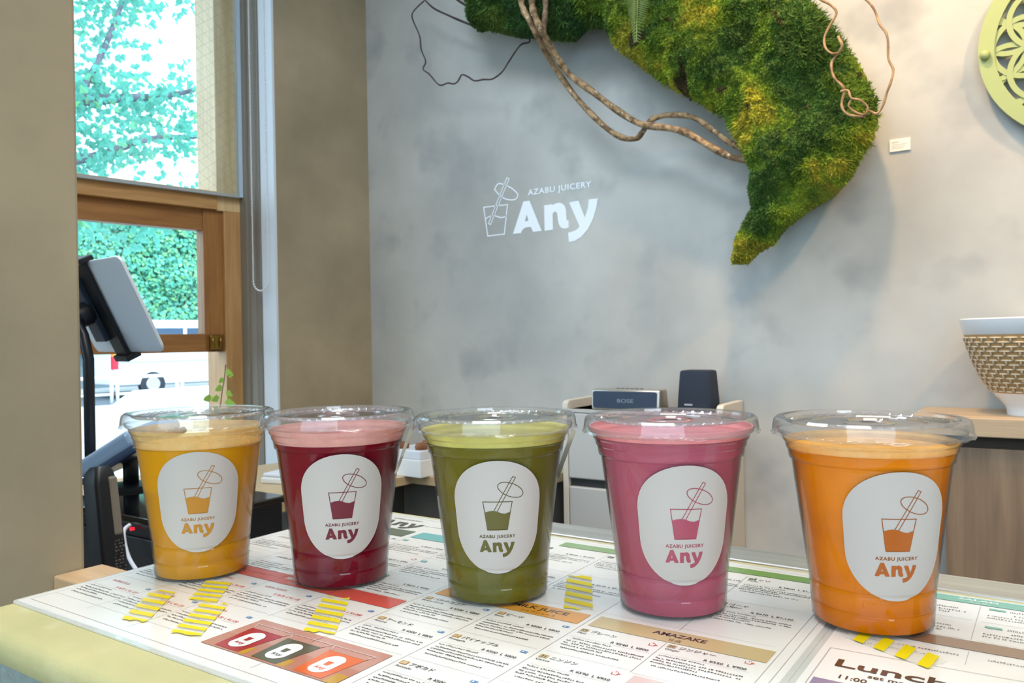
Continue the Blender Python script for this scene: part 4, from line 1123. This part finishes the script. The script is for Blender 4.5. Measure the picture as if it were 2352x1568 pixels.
# sticker artwork, in metres on the unrolled label
SW, SH = 0.0528, 0.0662
zc = 0.0529
def stadium():
    L = []
    r = SW / 2
    for a in np.linspace(0, math.pi, 25): L.append((r * math.cos(a), (SH / 2 - r * 0.93) + r * 0.93 * math.sin(a)))
    for a in np.linspace(math.pi, 2 * math.pi, 25): L.append((r * math.cos(a), -(SH / 2 - r * 0.93) + r * 0.93 * math.sin(a)))
    return L
stick_bm = Art().fill([stadium()]).bm(cut=0.0015)
k = SH / 838.0
S = lambda x, y: ((x - 822) * k * 1.05, -(y - 851) * k)
lines = Art()
lw_ = 0.00042
lines.stroke([S(722, 733), S(921, 735), S(890, 942), S(747, 942)], lw_, closed=True)
lines.stroke([S(796, 800), S(921, 552), S(940, 560), S(818, 806)], lw_ * 0.9)
cxr, cyr = S(910, 649)
ring = []
for a in np.linspace(0, 2 * math.pi, 40, endpoint=False):
    ex, ey = 0.0077 * math.cos(a), 0.0037 * math.sin(a)
    t_ = math.radians(-24)
    ring.append((cxr + ex * math.cos(t_) - ey * math.sin(t_), cyr + ex * math.sin(t_) + ey * math.cos(t_)))
lines.stroke(ring, lw_, closed=True)
fillart = Art()
fillart.fill([[S(733, 812), S(760, 803), S(790, 800), S(812, 803), S(845, 818), S(872, 823), S(910, 810), S(890, 942), S(747, 942)]])
lines.text('AZABU JUICERY', S(684, 0)[0], S(0, 1001)[1], 0.00245, width=S(950, 0)[0] - S(684, 0)[0], bold=0.025, spacing=1.15)
wa = S(945, 0)[0] - S(680, 0)[0]
logo_any(fillart, S(680, 0)[0], S(0, 1107)[1], wa)
line_bm = lines.bm(cut=0.0015); fill_bm = fillart.bm(cut=0.0015)
tag_bm = Art().rect(-0.006, 0.006, -0.0145, 0.0145).bm(cut=0.0015)
def wrap(bm, name, mat, parent, th0, eps, zcen=zc, roff=None):
    me = bpy.data.meshes.new(name)
    b = bm.copy()
    for v in b.verts:
        z = zcen + v.co.y
        r = (r_out(z) if roff is None else roff(z)) + eps
        th = th0 + v.co.x / 0.0365
        v.co = (r * math.cos(th), r * math.sin(th), z)
    b.normal_update()
    for f in b.faces:
        c_ = f.calc_center_median()
        if f.normal.x * c_.x + f.normal.y * c_.y < 0: f.normal_flip()
    for f in b.faces: f.smooth = True
    b.to_mesh(me); b.free()
    return link(name, me, mat, parent)
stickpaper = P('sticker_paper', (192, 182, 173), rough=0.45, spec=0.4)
stickthick = P('tag_paper', (240, 236, 226), rough=0.5)

def foam_mat(name, c, alpha):
    m, nt, out = base_mat(name)
    b = nt.nodes.new('ShaderNodeBsdfPrincipled'); b.inputs['Roughness'].default_value = 0.4
    tc = nt.nodes.new('ShaderNodeTexCoord')
    vo = nt.nodes.new('ShaderNodeTexVoronoi'); vo.feature = 'F1'; vo.inputs['Scale'].default_value = 520
    nt.links.new(tc.outputs['Object'], vo.inputs['Vector'])
    mb_ = nt.nodes.new('ShaderNodeMapRange'); mb_.inputs[1].default_value = 0.12; mb_.inputs[2].default_value = 0.3; mb_.inputs[3].default_value = 1; mb_.inputs[4].default_value = 0
    nt.links.new(vo.outputs['Distance'], mb_.inputs[0])
    f = noise_fac(nt, 60, 2, 0.45, 0.7)
    mu = nt.nodes.new('ShaderNodeMath'); mu.operation = 'MULTIPLY'; nt.links.new(mb_.outputs[0], mu.inputs[0]); nt.links.new(f, mu.inputs[1])
    cc = mixcol(nt, mu.outputs[0], lin(c), tuple(min(1, x * 1.2 + 0.12) for x in lin(c)))
    nt.links.new(cc, b.inputs['Base Color'])
    tr = nt.nodes.new('ShaderNodeBsdfTransparent'); tr.inputs[0].default_value = (*[min(1, x * 0.4 + 0.6) for x in lin(c)], 1)
    mx = nt.nodes.new('ShaderNodeMixShader')
    f2 = noise_fac(nt, 45, 3, 0.3, 0.7)
    mr_ = nt.nodes.new('ShaderNodeMapRange'); mr_.inputs[3].default_value = max(0, alpha - 0.15); mr_.inputs[4].default_value = min(1, alpha + 0.2)
    nt.links.new(f2, mr_.inputs[0]); nt.links.new(mr_.outputs[0], mx.inputs[0])
    nt.links.new(tr.outputs[0], mx.inputs[1]); nt.links.new(b.outputs[0], mx.inputs[2]); nt.links.new(mx.outputs[0], out.inputs[0])
    return m

CUPS = [ # x, y, juice colour, deep colour, foam colour, level, foam top, foam alpha, print colour, label yaw (deg from viewer), label
    (-0.4888, 0.3349, (222, 150, 14), (204, 142, 36), (250, 222, 160), 0.0870, 0.0985, 0.34, (172, 112, 34), -3, 'clear plastic cup of yellow-orange juice with a white oval label, nearest the window'),
    (-0.3938, 0.3732, (132, 2, 30), (100, 6, 30), (250, 190, 176), 0.0905, 0.0992, 0.65, (104, 14, 34), 2.5, 'clear plastic cup of deep crimson juice with a white oval label'),
    (-0.2875, 0.4019, (118, 108, 28), (102, 98, 30), (222, 210, 110), 0.0930, 0.1005, 0.80, (84, 74, 20), 1, 'clear plastic cup of olive green juice with a white oval label'),
    (-0.1875, 0.4359, (190, 94, 112), (174, 82, 100), (250, 150, 150), 0.0975, 0.1035, 0.95, (162, 66, 82), 12.5, 'clear plastic cup of opaque pink juice with a white oval label'),
    (-0.0859, 0.4670, (252, 146, 0), (204, 100, 0), (252, 214, 140), 0.0925, 0.0975, 0.36, (150, 78, 10), 21, 'clear plastic cup of bright orange juice with a white oval label, farthest from the window')]
for i, (x, y, jc, jd, fc, lv, ft_, fa, prc, yaw, lab) in enumerate(CUPS):
    t = empty('juice_cup', (x, y, SHEET_Z + 0.0004), label=lab, cat='drink', group='cups of juice lined up on the counter')
    link('cup_body', cupwall, None, t)
    link('lid', lidmesh, None, t)
    jp = [(max(0.0, r - T_ - 0.0004), z + T_ + 0.0006) for r, z in OUT if z < lv - 0.001]
    rl = r_out(lv) - T_ - 0.0004
    jp += [(rl, lv), (rl * 0.96, lv - 0.0006), (0.0, lv - 0.0006)]
    MB().lathe(jp, 72).build('juice', P('juice_%d' % i, jc, rough=0.25, c2=jd, scale=18, detail=3, lo=0.3, hi=0.7, stretch=(0.5, 0.5, 1.0), spec=0.08, sss=0.15), t, smooth=True, sharp=0.8)
    fp = [(rl * 0.98, lv + 0.0001)] + [(r_out(z) - T_ - 0.0004, z) for z in np.linspace(lv + 0.0002, ft_, 10)]
    fp += [(r - 0.0009, z) for r, z in reversed(fp[1:])]
    MB().lathe(fp, 72).build('foam', foam_mat('foam_%d' % i, fc, fa), t, smooth=True, sharp=0.8)
    MB().lathe([(rl * 0.985, lv - 0.0004), (rl * 0.98, lv + 0.0008), (rl * 0.9, lv + 0.0012), (0.0, lv + 0.0010)], 60).build('froth_top', foam_mat('froth_%d' % i, tuple(int(a * 0.6 + b * 0.4) for a, b in zip(fc, jc)), 0.92), t, smooth=True)
    th0 = math.atan2(-y, -x) + math.radians(yaw)
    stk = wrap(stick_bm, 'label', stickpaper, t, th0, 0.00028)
    inkm = P('label_ink_%d' % i, prc, rough=0.4)
    jm = P('label_window_%d' % i, tuple(int(0.45 * a + 0.55 * b) for a, b in zip(jd, prc)), rough=0.3)
    wrap(line_bm, 'label_lines', inkm, stk, th0, 0.00045)
    wrap(fill_bm, 'label_logo', jm if i not in (1,) else inkm, stk, th0, 0.00045)
    if i in (1, 2):
        th1 = math.atan2(-y, -x) + math.radians(74 if i == 1 else 94)
        tg = wrap(tag_bm, 'order_tag', stickthick, t, th1, 0.0006, zcen=0.083, roff=lambda z: max(r_out(z), 0.0375 + (z - 0.0685) * 0.39))
        if i == 1:
            ta = Art()
            for q in range(5): ta.rect(-0.0045 + q * 0.0018, -0.0036 + q * 0.0018, -0.012 + 0.002 * (q % 2), -0.004)
            wrap(ta.bm(), 'tag_print', ink['black'], tg, th1, 0.0008, zcen=0.083, roff=lambda z: max(r_out(z), 0.0375 + (z - 0.0685) * 0.39))
# ------------------------------------------------------------------ lettering painted on the back wall
def on_wall(art, name, mat, parent, y):
    me = bpy.data.meshes.new(name)
    me.from_pydata([(p[0], y, p[1]) for p in art.v], [], art.f); me.update()
    bm = bmesh.new(); bm.from_mesh(me)
    for f in bm.faces:
        if f.normal.y > 0: f.normal_flip()
    bm.to_mesh(me); bm.free()
    return link(name, me, mat, parent)
LX, LZ = -1.3182, 0.4653
signw = P('sign_white', (240, 248, 255), rough=0.6)
sg = empty('wall_logo', (LX, WALL_Y - 0.001, LZ), label='white painted shop logo on the grey back wall', cat='sign')
a = Art(); logo_any(a, 0, 0, 0.282); on_wall(a, 'large_letters', signw, sg, 0.0)
a = Art(); a.text('AZABU JUICERY', 0.054, 0.1065, 0.0225, width=0.2085, bold=0.022, spacing=1.12); on_wall(a, 'small_letters', signw, sg, 0.0)
a = Art(); lw2 = 0.0036
a.stroke(L_GLASS, lw2, closed=True); a.stroke([tuple(p[:2]) for p in spline([(q[0], q[1], 0) for q in L_WAVE], 4)], lw2)
a.stroke(L_STRAW, lw2 * 0.8, closed=True)
a.stroke([tuple(p[:2]) for p in spline([(q[0], q[1], 0) for q in (L_RING + L_RING[:1])], 4)][:-1], lw2, closed=True)
on_wall(a, 'glass_drawing', signw, sg, 0.0)

# small caption card
t = empty('caption_card', (-0.285, WALL_Y, 0.5695), label='small white caption card on the wall right of the moss', cat='card')
MB().box(-0.021, 0.021, -0.004, -0.0002, -0.0135, 0.0135).build('card', P('card_white', (244, 240, 232), rough=0.5), t, bevel=0.0005)
a = Art(); a.rect(-0.017, -0.002, 0.006, 0.0075)
for q in range(3): a.rect(-0.017, 0.015 - 0.004 * q, 0.001 - 0.004 * q, 0.0018 - 0.004 * q)
on_wall(a, 'caption_print', P('caption_grey', (190, 184, 176), rough=0.6), t, -0.0045)

# round green lattice ornament
gpaint = P('ornament_green', (164, 178, 118), rough=0.5)
orn = empty('lattice_disc', (0.0708, WALL_Y, 0.729), label='round green lattice ornament of overlapping circles on the wall', cat='ornament')
RO, RI = 0.2027, 0.174
def ring_mb(cx, cz, ro, ri, y0, y1, seg=72, a0=0.0, a1=2 * math.pi, clip=None):
    mb = MB(); vs = []; fs = []
    closed = abs(a1 - a0 - 2 * math.pi) < 1e-6
    n = seg if closed else seg + 1
    for k in range(n):
        a = a0 + (a1 - a0) * k / seg
        for r, y in ((ro, y0), (ri, y0), (ri, y1), (ro, y1)):
            vs.append((cx + r * math.cos(a), y, cz + r * math.sin(a)))
    for k in range(seg):
        b = (k + 1) % n
        for q in range(4):
            fs.append((k * 4 + q, k * 4 + (q + 1) % 4, b * 4 + (q + 1) % 4, b * 4 + q))
    if not closed:
        fs += [(0, 1, 2, 3), (4 * (n - 1) + 3, 4 * (n - 1) + 2, 4 * (n - 1) + 1, 4 * (n - 1))]
    return mb.add(vs, fs)
ring_mb(0, 0, RO, RI, -0.030, -0.018).build('outer_ring', gpaint, orn)
petR = RI / 3.0 * 1.02
cs = [(0, 0)]
hexc = lambda r, off=0: [(r * math.cos(math.pi / 3 * q + off), r * math.sin(math.pi / 3 * q + off)) for q in range(6)]
cs += hexc(petR) + hexc(petR * math.sqrt(3), math.pi / 6) + hexc(2 * petR)
for qi, (cx, cz) in enumerate(cs):
    ring_mb(cx, cz, petR + 0.0052, petR - 0.0052, -0.0285 + 0.00017 * qi, -0.0205 + 0.00017 * qi, seg=48).build('lattice_ring', gpaint, orn)
for qi, (cx, cz) in enumerate(hexc(3 * petR) + hexc(petR * math.sqrt(7), 0.333) + hexc(petR * math.sqrt(7), -0.333)):
    aa = math.atan2(cz, cx) + math.pi
    hw = 1.40 if qi < 6 else 1.72
    ring_mb(cx, cz, petR + 0.0052, petR - 0.0052, -0.0250 + 0.00017 * qi, -0.0190 + 0.00017 * qi, seg=24, a0=aa - hw, a1=aa + hw).build('lattice_arc', gpaint, orn)
for a in (180, 60, 300):
    an = math.radians(a + 2)
    MB().lathe([(0, -0.001), (0.009, 0.0), (0.010, 0.006), (0.008, 0.012), (0, 0.014)], 16).build('fixing_stud', gpaint, orn, smooth=True, matrix=Matrix.Translation((0.19 * math.cos(an), -0.030, 0.19 * math.sin(an))) @ Matrix.Rotation(math.pi / 2, 4, 'X'))
    MB().tube([(0.19 * math.cos(an), -0.019, 0.19 * math.sin(an)), (0.19 * math.cos(an), 0.0, 0.19 * math.sin(an))], 0.006).build('spacer', gpaint, orn)

# ------------------------------------------------------------------ moss-covered driftwood with vines
MOSS_Y = 1.862
moss = empty('moss_sculpture', (-0.75, WALL_Y, 0.80), label='moss-covered driftwood with vines and twigs hung on the back wall', cat='wall art')
mloc = Matrix.Translation(moss.location).inverted()
poly = np.array(MOSS)
def inside_dist(px, pz):
    d = np.full(px.shape, 1e9); ins = np.zeros(px.shape, bool)
    n = len(poly)
    for i in range(n):
        a = poly[i]; b = poly[(i + 1) % n]
        ab = b - a
        t = np.clip(((px - a[0]) * ab[0] + (pz - a[1]) * ab[1]) / (ab @ ab), 0, 1)
        d = np.minimum(d, np.hypot(px - a[0] - t * ab[0], pz - a[1] - t * ab[1]))
        c1 = (a[1] > pz) != (b[1] > pz)
        with np.errstate(divide='ignore', invalid='ignore'):
            xi = (b[0] - a[0]) * (pz - a[1]) / (b[1] - a[1]) + a[0]
        ins ^= c1 & (px < xi)
    return ins, d
step = 0.0062
gx = np.arange(poly[:, 0].min() - step, poly[:, 0].max() + 2 * step, step)
gz = np.arange(poly[:, 1].min() - step, poly[:, 1].max() + 2 * step, step)
GX, GZ = np.meshgrid(gx, gz, indexing='ij')
ins, dist = inside_dist(GX, GZ)
def fb(x, z, s, o=0.0):
    return noise.fractal(Vector((x * s + o, z * s, o * 0.7)), 1.0, 2.0, 4)
Rr, Tt = 0.105, 0.098
th = Tt * np.sqrt(np.clip(1 - (1 - np.clip(dist / Rr, 0, 1)) ** 2, 0, 1))
lump = np.array([[0.026 * fb(x, z, 8) + 0.015 * fb(x, z, 20, 3.1) + 0.009 * fb(x, z, 48, 7.7) for z in gz] for x in gx])
front = MOSS_Y - th - lump * np.clip(dist / 0.02, 0, 1)
back = np.minimum(MOSS_Y + th * 0.6, WALL_Y - 0.006)
idx = -np.ones(GX.shape, int); idb = idx.copy()
vs = []; fs = []
for i in range(GX.shape[0]):
    for j in range(GX.shape[1]):
        if ins[i, j]:
            idx[i, j] = len(vs); vs.append((GX[i, j], front[i, j], GZ[i, j]))
            idb[i, j] = len(vs); vs.append((GX[i, j], back[i, j], GZ[i, j]))
edges = {}
for i in range(GX.shape[0] - 1):
    for j in range(GX.shape[1] - 1):
        q = [(i, j), (i + 1, j), (i + 1, j + 1), (i, j + 1)]
        if all(idx[a] >= 0 for a in q):
            fs.append(tuple(idx[a] for a in q)); fs.append(tuple(idb[a] for a in reversed(q)))
            for k in range(4):
                e = (q[k], q[(k + 1) % 4]); r = (e[1], e[0])
                if r in edges: del edges[r]
                else: edges[e] = 1
for (a, b) in edges: fs.append((idx[b], idx[a], idb[a], idb[b]))
def moss_tint(x, z, n):
    a = fb(x, z, 7, 1.7); b = fb(x, z, 16, 5.2); c_ = fb(x, z, 30, 9.4)
    if b < -0.66: base = (78, 66, 34)
    elif a > 0.22: base = (168, 164, 46)
    elif a > 0.0: base = (140, 158, 40)
    elif a > -0.25: base = (100, 128, 32)
    else: base = (72, 104, 34)
    if x < -1.0: base = tuple(int(0.45 * p + 0.55 * q) for p, q in zip(base, (40, 84, 48)))
    return np.array(lin(base)) * (1 + 0.35 * c_)
core = MB().add(vs, fs)
me = core.mesh('moss_core', True)
at = me.color_attributes.new('tint', 'FLOAT_COLOR', 'POINT')
tints = np.array([np.append(moss_tint(v[0], v[2], 0) * 0.75, 1) for v in vs], np.float32).clip(0, 1)
at.data.foreach_set('color', tints.ravel())
mossm = P('moss_core', (70, 90, 20), rough=0.95, tint_attr='tint', bump=0.8, bscale=160)
o = link('moss_core', me, mossm, moss); o.matrix_parent_inverse = mloc
# blades of moss
fi = np.argwhere(ins)
NB = 130000
pick = fi[rng.integers(0, len(fi), NB)]
px = GX[pick[:, 0], pick[:, 1]] + rng.uniform(-.5, .5, NB) * step
pz = GZ[pick[:, 0], pick[:, 1]] + rng.uniform(-.5, .5, NB) * step
gyx, gyz = np.gradient(front, step)
gyx = np.where(ins, gyx, 0); gyz = np.where(ins, gyz, 0)
py = front[pick[:, 0], pick[:, 1]]
nx = gyx[pick[:, 0], pick[:, 1]].clip(-3, 3); nz = gyz[pick[:, 0], pick[:, 1]].clip(-3, 3)
py = py + nx * (px - GX[pick[:, 0], pick[:, 1]]) + nz * (pz - GZ[pick[:, 0], pick[:, 1]])
N = np.c_[nx, -np.ones(NB), nz]; N /= np.linalg.norm(N, axis=1, keepdims=True)
fuzz = np.array([0.5 + 1.6 * max(0.0, fb(a, b, 8, 12.3) + 0.25) for a, b in zip(px, pz)])
D = N + rng.normal(0, 0.95, (NB, 3)) + np.array([0, 0, -0.25]); D /= np.linalg.norm(D, axis=1, keepdims=True)
Lb = (0.004 + 0.009 * rng.random(NB)) * fuzz.clip(0.35, 1.8) * np.where(pz < 0.48, 0.55, 1.0)
Sd = np.cross(D, rng.normal(size=(NB, 3))); Sd /= np.linalg.norm(Sd, axis=1, keepdims=True)
base = np.c_[px, py, pz]
wv = (0.0009 + 0.0013 * rng.random(NB))[:, None]
Vv = np.empty((NB, 3, 3)); Vv[:, 0] = base - Sd * wv; Vv[:, 1] = base + Sd * wv; Vv[:, 2] = base + D * Lb[:, None]
Vv[:, :, 1] = np.minimum(Vv[:, :, 1], WALL_Y - 0.004)
tc_ = np.array([moss_tint(a, b, 0) for a, b in zip(px, pz)]) * (0.6 + 0.9 * rng.random((NB, 1)))
o = cloud_obj('moss_tufts', (Vv.reshape(-1, 3), np.arange(3 * NB).reshape(-1, 3), np.repeat(tc_, 3, axis=0).clip(0, 1)), P('moss_blade', (90, 110, 30), rough=0.8, tint_attr='tint'), moss)
o.matrix_parent_inverse = mloc

vinem = P('vine_bark', (172, 142, 104), rough=0.75, c2=(104, 80, 54), scale=55, detail=5, lo=0.42, hi=0.6, c3=(226, 206, 176), scale3=90, lo3=0.6, hi3=0.75, bump=0.8, bscale=90)
vined = P('vine_bark_grey', (142, 116, 88), rough=0.75, c2=(96, 74, 56), scale=60, detail=5, bump=0.8, bscale=90)
twigd = P('twig_dark', (62, 46, 44), rough=0.7)
twigt = P('twig_tan', (184, 150, 108), rough=0.6, c2=(122, 92, 62), scale=40)
def vine(name, pts, y, r0, r1, mat, wob=0.0, sub=5, seg=9):
    p3 = [(p[0], (y if len(p) == 2 else p[1]) + wob * math.sin(i * 1.3 + r0 * 900), p[-1]) for i, p in enumerate(pts)]
    sp = spline(p3, sub); n = len(sp)
    rad = [(r0 + (r1 - r0) * i / (n - 1)) * (1 + 0.10 * math.sin(i * 0.9 + r0 * 500)) for i in range(n)]
    o = MB().tube(sp, rad, seg=seg).build(name, mat, moss, smooth=True)
    o.matrix_parent_inverse = mloc
    return o
vine('vine', VINE_A, 1.83, 0.0090, 0.0080, vinem, 0.006)
vine('vine', VINE_B, 1.85, 0.0085, 0.0065, vinem, 0.006)
vine('vine', VINE_C, 1.84, 0.0075, 0.0065, vined, 0.004)
vine('twig', TWIG_A, 1.87, 0.0020, 0.0026, twigd, 0.004, sub=4, seg=6)
vine('twig', TWIG_B, 1.87, 0.0020, 0.0034, twigd, 0.003, sub=4, seg=6)
vine('twig', TWIG_C, 1.87, 0.0030, 0.0042, twigd, 0.002, sub=4, seg=6)
vine('curly_twig', CURL_A, 1.735, 0.0028, 0.0022, twigt, 0.004, sub=5, seg=7)
vine('curly_twig', CURL_B, 1.735, 0.0030, 0.0022, twigt, 0.004, sub=5, seg=7)
vine('curly_twig', CURL_C, 1.725, 0.0024, 0.0020, twigt, 0.004, sub=5, seg=7)
fernm = P('fern_green', (164, 178, 108), rough=0.6, c2=(130, 152, 80), scale=60)
f = MB(); FY = 1.70
sp = spline([(p[0], FY + 0.004 * i, p[1]) for i, p in enumerate(FERN)], 8)
o = MB().tube(sp, [0.0012] * len(sp), seg=5).build('fern_stem', fernm, moss, smooth=True); o.matrix_parent_inverse = mloc
n = len(sp)
for i in range(1, n - 1):
    L = 0.042 * (1 - i / n) ** 0.8 + 0.004
    for sgn in (-1, 1):
        b = sp[i]
        m = MB()
        dx, dz = sgn * L * 0.86, -L * 0.42
        w = 0.0021
        m.add([b, b + Vector((dx * .35, -0.004, dz * .35 + w)), b + Vector((dx * .7, -0.003, dz * .7 + w * .6)), b + Vector((dx, 0.003, dz)), b + Vector((dx * .7, 0.001, dz * .7 - w * .7)), b + Vector((dx * .35, 0, dz * .35 - w))], [(0, 1, 2, 3, 4, 5)])
        o = m.build('fern_leaflet', fernm, moss); o.matrix_parent_inverse = mloc

# ------------------------------------------------------------------ ceiling spotlights (out of view) that light the wall and counter
def spotlight(loc, target, energy, color, spot, label):
    t = empty('ceiling_spotlight', loc, label=label, cat='lamp', group='ceiling spotlights')
    d = (Vector(target) - Vector(loc)).normalized()
    rot = d.to_track_quat('-Z', 'Y').to_matrix().to_4x4()
    MB().lathe([(0.0, 0.12), (0.035, 0.12), (0.04, 0.11), (0.04, 0.0), (0.036, 0.0), (0.036, 0.10), (0.0, 0.105)], 24).build('housing', white_paint, t, smooth=True, sharp=0.5, matrix=rot)
    MB().tube([(0, 0, 0.05), (0, 0, CEIL_Z - loc[2])], 0.008).build('stem', white_paint, t, smooth=True)
    l = add_light('lamp', 'SPOT', (0, 0, 0), energy, color, size=0.05, spot=spot, blend=0.7)
    l.parent = t
    l.matrix_local = rot
    return t
WARM = (1.0, 0.80, 0.56)
AMBER = (1.0, 0.62, 0.28)
spotlight((-0.36, 1.32, 1.62), (-0.12, 1.95, 0.45), 46, AMBER, 1.35, 'white ceiling spotlight aimed at the moss')
spotlight((0.70, 1.10, 1.62), (0.30, 1.95, 0.40), 44, AMBER, 1.7, 'white ceiling spotlight aimed at the lattice disc')
spotlight((0.35, 0.05, 1.62), (-0.15, 0.42, 0.0), 7, WARM, 1.3, 'white ceiling spotlight above the counter, right')
spotlight((-1.15, 0.75, 1.62), (-1.35, 1.25, -0.2), 6, WARM, 1.9, 'white ceiling spotlight above the order station')

def added_fill_panel(loc, sx, sy, energy, color, label):  # unseen ceiling panels, added to brighten the room but not the street
    t = empty('added_fill_light', loc, label=label, cat='lamp', group='added ceiling fill lights')
    MB().box(-sx / 2 - 0.02, sx / 2 + 0.02, -sy / 2 - 0.02, sy / 2 + 0.02, 0.0, 0.03).build('frame', white_paint, t, bevel=0.003)
    MB().box(-sx / 2, sx / 2, -sy / 2, sy / 2, -0.004, 0.0).build('diffuser', P('diffuser', (240, 244, 250), rough=0.6, emit=2.0), t)
    d = bpy.data.lights.new('panel', 'AREA'); d.shape = 'RECTANGLE'; d.size = sx; d.size_y = sy; d.energy = energy; d.color = color
    o = bpy.data.objects.new('panel', d); col.objects.link(o); o.parent = t; o.location = (0, 0, -0.006)
added_fill_panel((-0.15, 0.35, 1.715), 1.2, 0.3, 8.5, (1.0, 0.89, 0.76), 'long added ceiling light above the counter')
added_fill_panel((-0.98, 0.85, 1.715), 0.7, 0.4, 9, (0.66, 0.83, 1.0), 'cool added fill light above the order station')
added_fill_panel((0.9, -0.35, 1.715), 1.0, 0.6, 7, (0.66, 0.83, 1.0), 'cool added fill light at the shop front')
